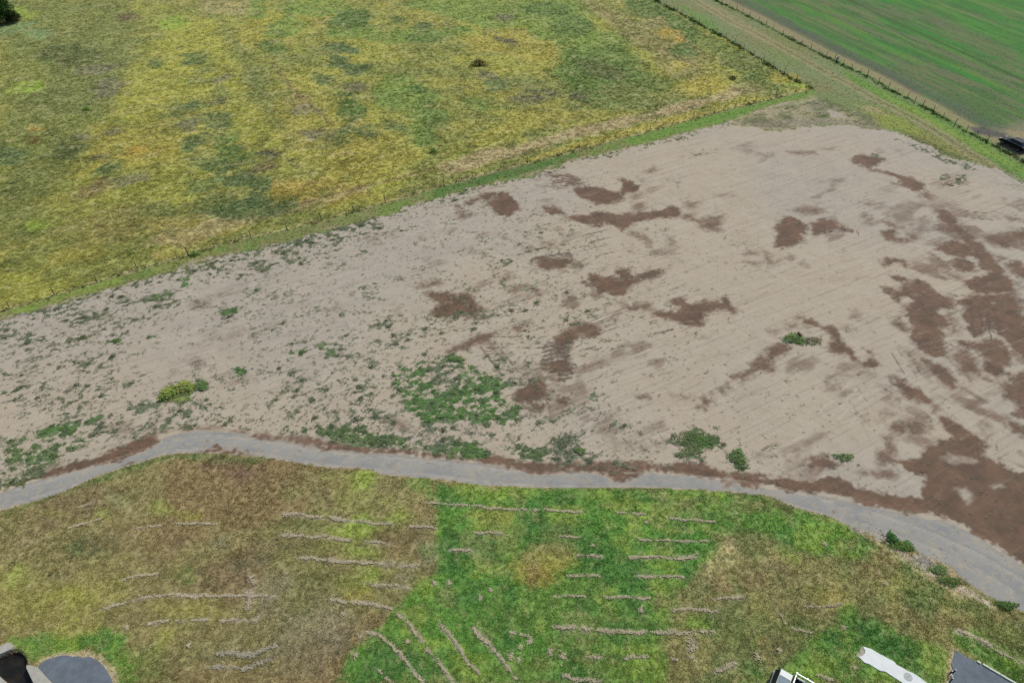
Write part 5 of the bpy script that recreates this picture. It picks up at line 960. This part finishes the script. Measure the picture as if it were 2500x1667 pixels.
shrub('leafy_mound', 1940, 828, 1.35, .95, .36, 900, .16, (('w_green', .35), ('green', .35), ('w_sea', .3)), 'round green mound of cut weeds on the pale earth', 'plant heap', seed=11, stems=4, smat=M_STICK)
shrub('leafy_mound', 1978, 832, 1.5, .7, .2, 500, .15, (('greybrown', .6), ('w_olive', .4)), 'flat straggling end of dry cut stems trailing right of the green mound', 'plant heap', seed=12, stems=10, smat=M_STICK)
for k, (px, py, rx, ry, n) in enumerate(((1690, 1064, 1.3, .75, 700), (1712, 1078, 1.2, .8, 700), (1664, 1080, .9, .6, 420), (1690, 1100, 1.2, .7, 600), (1740, 1070, 1.0, .6, 380), (1660, 1112, .6, .45, 220))):
    LB = ('topmost clump', 'brightest green middle clump', 'left clump', 'lower clump', 'thin right-hand clump', 'small outlying lower-left clump')
    shrub('weed_bush', px, py, rx*.95, ry*.9, .20, int(n*.75), .12, (('w_green', .5), ('w_vivid' if k == 1 else 'w_olive', .5)), LB[k]+' of the green weed patch just above the road', 'weed bush', 20+k, stems=3, group='green weed patch above the road')
shrub('weed_bush', 1799, 1117, .8, .95, .5, 620, .15, (('w_green', .75), ('w_vivid', .25)), 'single upright green weed bush right of the patch, by the road', 'weed bush', 30, stems=4)
shrub('weed_bush', 2060, 1117, .95, .5, .28, 320, .14, (('w_green', 1),), 'low oblong weed bush on earth right of the brown damp spot', 'weed bush', 31, stems=3)
shrub('weed_bush', 1415, 1102, .55, .5, .35, 240, .13, (('w_green', 1),), 'small round dark weed bush near the road, left of the tracks', 'weed bush', 32, stems=3)
shrub('weed_bush', 1372, 1080, .5, .9, .35, 260, .13, (('w_grey', 1),), 'narrow grey-green weed bush near the road, beside the green strip', 'weed bush', 33, stems=3)
shrub('weed_bush', 1113, 877, 1.0, .5, .3, 380, .14, (('w_green', .6), ('w_vivid', .4)), 'dark weed bush at the top of the large green weed patch', 'weed bush', 34, stems=3)
shrub('weed_bush', 2176, 1313, .45, .6, .5, 300, .14, (('vdgreen', 1),), 'dark green bush on the lower road edge beside gravel', 'weed bush', 35, stems=4)
shrub('weed_bush', 2205, 1334, 1.0, .5, .4, 420, .14, (('dgreen', .6), ('vgreen', .4)), 'long green bush along the lower road edge', 'weed bush', 36, stems=4)
shrub('weed_bush', 2290, 1392, .8, .45, .35, 320, .14, (('sea', .5), ('dgreen', .5)), 'grey-green bush on the gravelly road bank', 'weed bush', 37, stems=4)
shrub('weed_bush', 2318, 1420, .9, .5, .35, 320, .14, (('dgreen', 1),), 'green bush below the tan gravel of the road bank', 'weed bush', 38, stems=4)
shrub('weed_bush', 2455, 1478, .9, .4, .35, 320, .14, (('dgreen', .7), ('vdgreen', .3)), 'dark bush on the road edge near the right border', 'weed bush', 39, stems=4)

# ------------------------------------------------------------------ fences
def post_mesh(h, r, seed):
    rr = random.Random(seed); lx, ly = rr.uniform(-.06, .06), rr.uniform(-.06, .06)
    me = tube('post', [(0, 0, -.3), (lx*.5, ly*.5, h*.5), (lx, ly, h)], r, None, None, 7, r*.85); return me
PM = [post_mesh(1.15, .055, k) for k in range(4)]
def fence(Pl, places, label, mat, hwire=(.35, .7, 1.05), big=()):
    x0, y0 = places[0]; t = tag(empty('fence', (x0, y0, 0)), label, 'fence', 'post and wire fences'); tops = []
    ms = [m_.copy() for m_ in PM]
    for m_ in ms: m_.materials.append(mat)
    for k, (x, y) in enumerate(places):
        z = gz(x, y); p = link('post', ms[k % 4], None, t); p.location = (x-x0, y-y0, z); p.rotation_euler = (rnd.uniform(-.07, .07), rnd.uniform(-.07, .07), rnd.uniform(0, 6.28)); s = rnd.uniform(.85, 1.1); p.scale = (s, s, s)
        tops.append((x-x0, y-y0, z))
    for hw in hwire: tube('wire', [(a, b_, c+hw) for a, b_, c in tops], .006, M_WIRE, t, 3)
F2P = [(1700,-22),(1722,-11),(1743,0),(1762,9),(1781,19),(1798,25.5),(1813,34),(1830,43),(1851.5,53.6),(1870.6,64),(1887,74),(1911,86),(1936,99),(1957,111),(1979,122),(1998,132),(2016,139.5),(2037,149),(2057,160),(2078.6,171),(2100,181.6),(2117,189),(2143.6,206),(2168,217.5),(2190,230.6),(2213.6,240),(2233,251),(2252,260),(2278,275),(2302,289),(2330,306),(2359,321),(2384.5,333.5),(2409,347),(2438,361),(2469,378),(2500,395),(2535,414)]
fence(gF2, [tuple(at(*p)) for p in F2P], 'dark post and wire fence along the edge of the striped green crop', M_DWOOD)
fence(gF1, [tuple(p) for p in along(gF1, 3.4)], 'weedy grey post and wire fence between the meadow and the grassy lane', M_WOOD)
fence(gA, [tuple(p) for p in along(gA, 4.6)], 'long sparse post and wire fence between the meadow and the bare earth', M_WOOD)
def single_post(name, px, py, h, r, mat, label, cat, lean=(0, 0), cap=None):
    x, y = at(px, py); t = tag(empty(name, (x, y, gz(x, y))), label, cat)
    tube('post', [(0, 0, -.3), (lean[0]*.5, lean[1]*.5, h*.5), (lean[0], lean[1], h)], r, mat, t, 8, r*.9)
    tube('cap', [(lean[0], lean[1], h), (lean[0], lean[1], h+.05)], r*1.12, cap or mat, t, 8, r*.8); return t
single_post('marker_post', 2045, 152, 1.15, .11, M_WPAINT, 'white marker post at the fence bend beside the crop field', 'post')
single_post('strainer_post', 2041, 153, 1.0, .13, M_GREY, 'thick grey strainer post beside the white marker post', 'post')
single_post('strainer_post', 461, 624, 1.2, .10, M_WOOD, 'pale grey leaning fence post beside the small yellow-green bush', 'post', (-.12, 0))

# ------------------------------------------------------------------ straw rows left by the mower
SV = []
M_STRAW = leafmat('dry_straw', 'flat', alb('#bcb199', 1.05), .1, .2)
M_STRAW2 = leafmat('grey_straw', 'flat', alb('#aca594', 1.05), .1, .2)
BLOBS = [('L2', 1170, 1400, .32), ('L2', 1220, 1420, .18), ('L2', 1420, 1370, .3), ('L2', 1500, 1400, .4), ('L2', 1290, 1300, .25), ('L2', 1230, 1340, .2), ('L2', 510, 1305, .18), ('L2', 680, 930, .25), ('L2', 775, 930, .22), ('L2', 975, 1025, .2),
         ('L2', 1040, 975, .18), ('L2', 210, 1275, .25), ('L2', 180, 1390, .2), ('L2', 2000, 1100, .25), ('L3', 1080, 680, .25), ('L3', 1270, 1470, .12), ('L3', 1470, 935, .2), ('L3', 1200, 1215, .2), ('L3', 650, 1400, .3), ('L3', 790, 1360, .22), ('L2', 1690, 690, .15), ('L2', 2030, 543, .15), ('L1', 810, 1215, .16), ('L1', 1205, 1325, .18), ('L1', 2190, 1130, .2)]
def straw_quads(Pl, wd, dens, r):
    Pn = along(np.asarray(Pl), .02); n = int(len(Pn)*.02*dens); Q = []
    Pn = Pn+np.stack([fbm(Pn[:, 0], Pn[:, 1], .9, 3, 301)-.5, fbm(Pn[:, 0], Pn[:, 1], .9, 3, 302)-.5], 1)*(.25+1.6*wd)
    cl_ = fbm(Pn[:, 0], Pn[:, 1], .5, 2, 88)
    for _ in range(n):
        k = r.integers(len(Pn)); ww = wd*(.1+1.6*cl_[k])
        if cl_[k] < .31+.14*r.random(): continue
        x, y = Pn[k]+r.normal(0, ww*.55, 2); L = r.uniform(.10, .28); W = r.uniform(.02, .05); a = r.uniform(0, math.pi); z = gz(x, y)+r.uniform(.04, .05+.05*min(1, wd*5)); dz = r.uniform(-.03, .03)
        ux, uy = math.cos(a)*L/2, math.sin(a)*L/2; vx, vy = -math.sin(a)*W/2, math.cos(a)*W/2
        Q.append([(x-ux-vx, y-uy-vy, z-dz), (x+ux-vx, y+uy-vy, z+dz), (x+ux+vx, y+uy+vy, z+dz+.01), (x-ux+vx, y-uy+vy, z-dz+.01)])
    return Q
rs = np.random.default_rng(5)
for lab, wd, segs in ROWS:
    mat_ = M_STRAW2 if 'grey' in lab else M_STRAW; L_ = []
    for c, p in segs:
        Q = straw_quads(G(c, p), wd*.6, 26+220*wd, rs)
        if Q: L_.append(np.array(Q))
    if not L_: continue
    o_ = np.concatenate(L_).reshape(-1, 3).mean(0); o_[2] = 0
    if len(L_) == 1: o = link('straw_row', quads_mesh('straw_row', L_[0]-o_), mat_); o.location = o_
    else:
        o = empty('straw_row', o_)
        for Q in L_: link('swath', quads_mesh('swath', Q-o_), mat_, o)
    tag(o, lab, 'straw', 'pale straw rows left in the mown grass')
for k, (c, bx, by, rr) in enumerate(BLOBS):
    x, y = at(*pxy(c, bx, by)); Q = []
    for _ in range(int(25+120*rr)):
        a, q_ = rs.uniform(0, 6.28), abs(rs.normal(0, .5)); px_, py_ = x+math.cos(a)*rr*q_, y+math.sin(a)*rr*q_*1.2; L = rs.uniform(.08, .22); W = rs.uniform(.02, .05); b_ = rs.uniform(0, 3.14); z = gz(px_, py_)+rs.uniform(.02, .09)
        ux, uy = math.cos(b_)*L/2, math.sin(b_)*L/2; vx, vy = -math.sin(b_)*W/2, math.cos(b_)*W/2
        Q.append([(px_-ux-vx-x, py_-uy-vy-y, z), (px_+ux-vx-x, py_+uy-vy-y, z+.01), (px_+ux+vx-x, py_+uy+vy-y, z+.02), (px_-ux+vx-x, py_-uy+vy-y, z+.01)])
    o = link('straw_tuft', quads_mesh('straw_tuft', Q), M_STRAW); o.location = (x, y, 0)
    tag(o, 'small scattered patch of pale dry straw in the grass', 'straw', 'small pale straw patches in the grass')

# ------------------------------------------------------------------ paved pads at the near edge
tag(slab('path', PADS['path'], .06, -.2, M_WHITEC), kind='structure')
x, y = at(2216.4, 1652); cv = tag(empty('access_cover', (x, y, .06)), 'round grey access cover set in the white concrete path', 'cover')
tube('lid', [(0, 0, -.03), (0, 0, .022)], .29, M_LID, cv, 28); tube('handle', [(-.06, 0, .03), (.06, 0, .03)], .012, M_GREY, cv, 5)
dr = tag(slab('driveway', PADS['drive_r'], .05, -.2, M_ASPH), kind='structure')
for p in ([(2384, 1614.2), (2393, 1619.6)], [(2398, 1621.4), (2412, 1630.2)], [(2413, 1630.8), (2440, 1646.5)], [(2441, 1647), (2472, 1665.2)], [(2473, 1665.8), (2500, 1682)]):
    A, B = np.array(at(*p[0])), np.array(at(*p[1])); d = (B-A)/np.linalg.norm(B-A); nn = np.array([-d[1], d[0]])
    slab('kerb', np.array([A-nn*.06, B-nn*.06, B+nn*.07, A+nn*.07]), .14, -.15, M_KERB, dr)
dl = tag(slab('driveway', PADS['drive_l'], .05, -.2, M_ASPH), kind='structure')
tag(slab('concrete_slab', PADS['slab_a'], .12, -1.1, M_CONC), 'pale concrete slab on the upper bank of the dark basin', 'concrete slab')
tag(slab('concrete_slab', PADS['slab_b'], .12, -1.1, M_CONC), 'tapering concrete slab between the dark basin and the rounded driveway', 'concrete slab')
tag(slab('concrete_slab', PADS['slab_c'], .12, -1.1, M_CONC), 'small concrete corner slab below the dark basin, cut by the border', 'concrete slab')
bw = NB('dark_water'); geo_ = bw.n('ShaderNodeNewGeometry').outputs['Position']
bw.bsdf(bw.mix(bw.ramp(bw.noise(1.2, 4, .6, geo_), .35, .65), (.012, .013, .011), (.028, .024, .018)), .35, 0, .25, bw.bump(bw.noise(3, 3, .6, geo_), .15, .05))
tag(slab('water', basin, -.42, -.46, bw.m), kind='structure')

# ------------------------------------------------------------------ the small truck at the lower border
HZ = 1.9
O = np.array(at(1946, 1642, HZ)); A1 = np.array(at(1987, 1665.5, HZ)); uu = (A1-O)/np.linalg.norm(A1-O); vv = np.array([uu[1], -uu[0]])
if vv[1] > 0: vv = -vv
# local frame: +X rearwards, +Y away from the camera side
rz = math.atan2(uu[1], uu[0]); tk = tag(empty('truck', (float(O[0]+vv[0]*.85), float(O[1]+vv[1]*.85), 0), rz), 'small white truck with railed tray, cut off by the lower border', 'truck')
boxes('cab', [(-1.25, -.12, -.80, .72, .45, 1.15)], M_WPAINT, tk, .06)
bm = bmesh.new(); lo = [(-1.23, -.78), (-.14, -.78), (-.14, .70), (-1.23, .70)]; hi = [(-.92, -.66), (-.18, -.66), (-.18, .60), (-.92, .60)]
vl = [bm.verts.new((a, b_, 1.15)) for a, b_ in lo]; vh = [bm.verts.new((a, b_, 1.70)) for a, b_ in hi]
for k in range(4): bm.faces.new((vl[k], vl[(k+1) % 4], vh[(k+1) % 4], vh[k]))
bm.faces.new(vh); me = bpy.data.meshes.new('cab_window'); bm.to_mesh(me); bm.free(); link('cab_window', me, M_GLASS, tk)
boxes('roof', [(-.96, -.16, -.68, .62, 1.70, 1.76)], M_WPAINT, tk, .02)
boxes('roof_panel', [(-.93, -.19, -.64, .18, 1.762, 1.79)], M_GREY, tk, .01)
boxes('bumper', [(-1.32, -1.22, -.78, .70, .40, .62)], M_DGREY, tk, .02)
for sy in (-.9, .82): boxes('mirror', [(-1.12, -1.02, sy-.09, sy+.09, 1.30, 1.52)], M_DGREY, tk, .02)
for sy in (-.62, .54): boxes('headlight', [(-1.275, -1.245, sy-.14, sy+.14, .72, .90)], M_LENS, tk)
boxes('tray', [(-.04, 2.7, -.86, .84, .82, .92)], M_DGREY, tk)
for nm_, bx in (('side_panel', (0, 2.7, .80, .84, .92, 1.45)), ('side_panel', (0, 2.7, -.86, -.82, .92, 1.45)), ('headboard', (-.04, .0, -.86, .84, .92, 1.5))): boxes(nm_, [bx], M_GREY, tk)
for xx in (0, .72, 1.45, 2.2, 2.66):
    for yy in (-.84, .82): boxes('rail_post', [(xx-.03, xx+.03, yy-.03, yy+.03, .92, HZ)], M_ALU, tk); boxes('post_cap', [(xx-.05, xx+.05, yy-.05, yy+.05, HZ+.03, HZ+.09)], M_ALU, tk)
for yy in (-.84, .82): boxes('top_rail', [(-.03, 2.7, yy-.028, yy+.028, HZ-.03, HZ+.028)], M_ALU, tk)
boxes('top_rail', [(-.03, .03, -.81, .79, HZ-.03, HZ+.03)], M_ALU, tk)
for xx in (-.72, 1.9):
    for yy in (-.74, .70):
        wv = empty('wheel', (xx, yy, .34)); wv.parent = tk; tube('tyre', [(0, -.10, 0), (0, .10, 0)], .34, M_RUBBER, wv, 18); tube('rim', [(0, -.105, 0), (0, .105, 0)], .19, M_GREY, wv, 12)
def onTray(name, lx, ly, bxs, mat, label, cat):
    c, s_3 = math.cos(rz), math.sin(rz); x = tk.location.x+lx*c-ly*s_3; y = tk.location.y+lx*s_3+ly*c
    t = tag(empty(name, (x, y, .92), rz+rnd.uniform(-.1, .1)), label, cat)
    for n_, b_, m_ in bxs: boxes(n_, [b_], m_ or mat, t, .01)
onTray('crate', .42, .30, [('body', (-.3, .3, -.22, .22, 0, .42), None), ('lid', (-.31, .31, -.23, .23, .42, .46), M_DGREY)], M_STICK, 'brown lidded crate on the truck tray', 'crate')
onTray('tool_chest', 1.2, .35, [('body', (-.45, .45, -.25, .25, 0, .5), None), ('lid', (-.46, .46, -.26, .26, .5, .55), M_ALU)], M_GREY, 'grey tool chest with pale lid on the truck tray', 'tool box')
onTray('plank', .9, .66, [('board', (-.75, .75, -.06, .06, .7, .74), M_WPAINT), ('support', (-.6, -.5, -.05, .05, 0, .7), None), ('support', (.5, .6, -.05, .05, 0, .7), None)], M_GREY, 'white board lying along the far side of the truck tray', 'board')

# ------------------------------------------------------------------ low marker posts beside the right driveway
for k, (px, py, lab) in enumerate(((2325.5, 1642.5, 'white-capped dark marker post on the driveway edge, nearest its corner'), (2317, 1645.5, 'white-capped dark marker post in the grass beside the driveway edge'), (2318.5, 1663, 'white-capped dark marker post at the lower border beside the driveway'))):
    single_post('marker_post', px, py, .55, .045, M_RUBBER, lab, 'post', cap=M_WPAINT)
tag(slab('concrete_slab', G('P', [(2321, 1646), (2324, 1643.6), (2326.4, 1645.5), (2325.2, 1651), (2323.6, 1653.4), (2320, 1649)]), .075, -.1, M_WPAINT), 'small white slab between the marker posts on the driveway edge', 'concrete slab')

# ------------------------------------------------------------------ the dark car parked on the track at the right
PA, PB = np.array(at(2448.5, 350)), np.array(at(2500, 375)); du = (PB-PA)/np.linalg.norm(PB-PA)
cr = tag(empty('car', (float(PA[0]+du[0]*2.15), float(PA[1]+du[1]*2.15)+.6, 0), math.atan2(du[1], du[0])), 'dark navy car with red tail light, cut off by the right border', 'car')
prof = [(-2.15, .35), (-2.17, .62), (-2.0, .80), (-1.15, .95), (-.9, .98), (1.55, 1.02), (2.02, .98), (2.12, .72), (2.12, .36)]
def extr(name, pf, hw, mat, parent, top=None, bev=.05):
    bm = bmesh.new(); a = [bm.verts.new((x, -hw(x, z), z)) for x, z in pf]; b_ = [bm.verts.new((x, hw(x, z), z)) for x, z in pf]; n = len(pf)
    for k in range(n): bm.faces.new((a[k], a[(k+1) % n], b_[(k+1) % n], b_[k]))
    bm.faces.new(a[::-1]); bm.faces.new(b_); bmesh.ops.recalc_face_normals(bm, faces=bm.faces[:]); bmesh.ops.bevel(bm, geom=bm.edges[:], offset=bev, segments=3, affect='EDGES', profile=.6)
    me = bpy.data.meshes.new(name); bm.to_mesh(me); bm.free(); me.polygons.foreach_set('use_smooth', [True]*len(me.polygons)); return link(name, me, mat, parent)
extr('body', prof, lambda x, z: .88-.06*(abs(x) > 1.9), M_NAVY, cr)
extr('window', [(-1.1, .97), (-.35, 1.40), (1.35, 1.42), (1.95, 1.0)], lambda x, z: .78-.17*(z > 1.2), M_GLASS, cr, bev=.03)
extr('roof', [(-.42, 1.385), (-.36, 1.44), (1.30, 1.47), (1.42, 1.40)], lambda x, z: .63, M_NAVY, cr, bev=.02)
for sy in (-1, 1):
    boxes('highlight_strip', [(-1.2, 1.95, sy*.865-.02, sy*.865+.02, 1.0, 1.035)], M_HIGHLIGHT, cr, .006)  # pale strip stands in for the highlight along the body's shoulder line
    boxes('tail_light', [(1.86, 2.14, sy*.72-.13, sy*.72+.13, .80, .99)], M_RED, cr, .03)
    boxes('headlight', [(-2.14, -1.86, sy*.66-.16, sy*.66+.16, .64, .80)], M_LENS, cr, .03)
    boxes('mirror', [(-.85, -.68, sy*.98-.08, sy*.98+.08, 1.0, 1.12)], M_NAVY, cr, .02)
    for xx in (-1.35, 1.35):
        wv = empty('wheel', (xx, sy*.80, .32)); wv.parent = cr; tube('tyre', [(0, -.10, 0), (0, .10, 0)], .32, M_RUBBER, wv, 18); tube('rim', [(0, -.105, 0), (0, .105, 0)], .2, M_GREY, wv, 12)

# ------------------------------------------------------------------ debris
def sticks(px, py, n, spread, mat, name, label, cat, seed):
    x, y = at(px, py); r = random.Random(seed); t = tag(empty(name, (x, y, gz(x, y))), label, cat)
    for k in range(n):
        a = r.uniform(0, 6.28); L = r.uniform(.4, 1.1); cx, cy = r.gauss(0, spread), r.gauss(0, spread*.8); z = r.uniform(.03, .22)
        tube('stick', [(cx-math.cos(a)*L/2, cy-math.sin(a)*L/2, z*.3), (cx, cy, z), (cx+math.cos(a)*L/2, cy+math.sin(a)*L/2, z*.8)], .03, mat, t, 5, .015)
sticks(2072, 561, 14, .5, M_RUST, 'stick_pile', 'small heap of reddish sticks on the bare earth right of a mud patch', 'sticks', 3)
sticks(2310, 447, 8, .45, M_RUST, 'stick_pile', 'few reddish sticks among weeds near the far right earth edge', 'sticks', 4)
sticks(437, 950, 8, .5, M_STONE, 'stick_pile', 'pale bare sticks lying on the yellow-green bush', 'sticks', 5)
x, y = at(1949.5, 824); rb = tag(empty('rusty_can', (x, y, gz(x, y)+.35), .4), 'small rusty red can lying on the green mound', 'can')
tube('body', [(0, -.2, .10), (.03, .05, .14), (.06, .3, .18)], .13, M_RUST, rb, 10); tube('rim', [(0, -.225, .098), (0, -.2, .10)], .14, M_STICK, rb, 10)
# loose stones: gravel of the bank, crumbs on earth and road
r = np.random.default_rng(17); PV, PF = [], []
def stone(x, y, s_4):
    z = gz(x, y); b0 = len(PV); k = 6
    for j in range(k):
        a = 6.283*j/k+r.uniform(-.3, .3); PV.append((x+math.cos(a)*s_4*r.uniform(.7, 1.2), y+math.sin(a)*s_4*r.uniform(.7, 1.2), z-.01))
    PV.append((x+r.normal(0, s_4*.2), y+r.normal(0, s_4*.2), z+s_4*r.uniform(.5, .9)))
    for j in range(k): PF.append((b0+j, b0+(j+1) % k, b0+k))
for (c, cx, cy, sp, n, s0) in (('L3', 1370, 620, .9, 120, .06), ('L3', 1720, 790, 1.0, 140, .06), ('L3', 1850, 860, .9, 90, .06), ('L3', 1460, 640, .5, 30, .1), ('L1', 1620, 920, .5, 20, .05), ('L2', 1850, 150, 1.5, 40, .05), ('L1', 2050, 110, 1.5, 25, .05), ('L3', 2200, 900, 2, 25, .05)):
    x0, y0 = at(*pxy(c, cx, cy))
    for _ in range(n): stone(x0+r.normal(0, sp), y0+r.normal(0, sp*.6), s0*r.uniform(.5, 1.5))
ce = iz[3]; ce = ce[(np.abs(X[ce]/halfw(Y[ce])) < .95)]
for k in r.choice(ce, 900): stone(X[k], Y[k], r.uniform(.03, .10))
tag(link('loose_stones', mesh('loose_stones', PV, PF), M_STONE), 'loose pale stones on the road bank and bare earth', 'stones', kind='stuff')
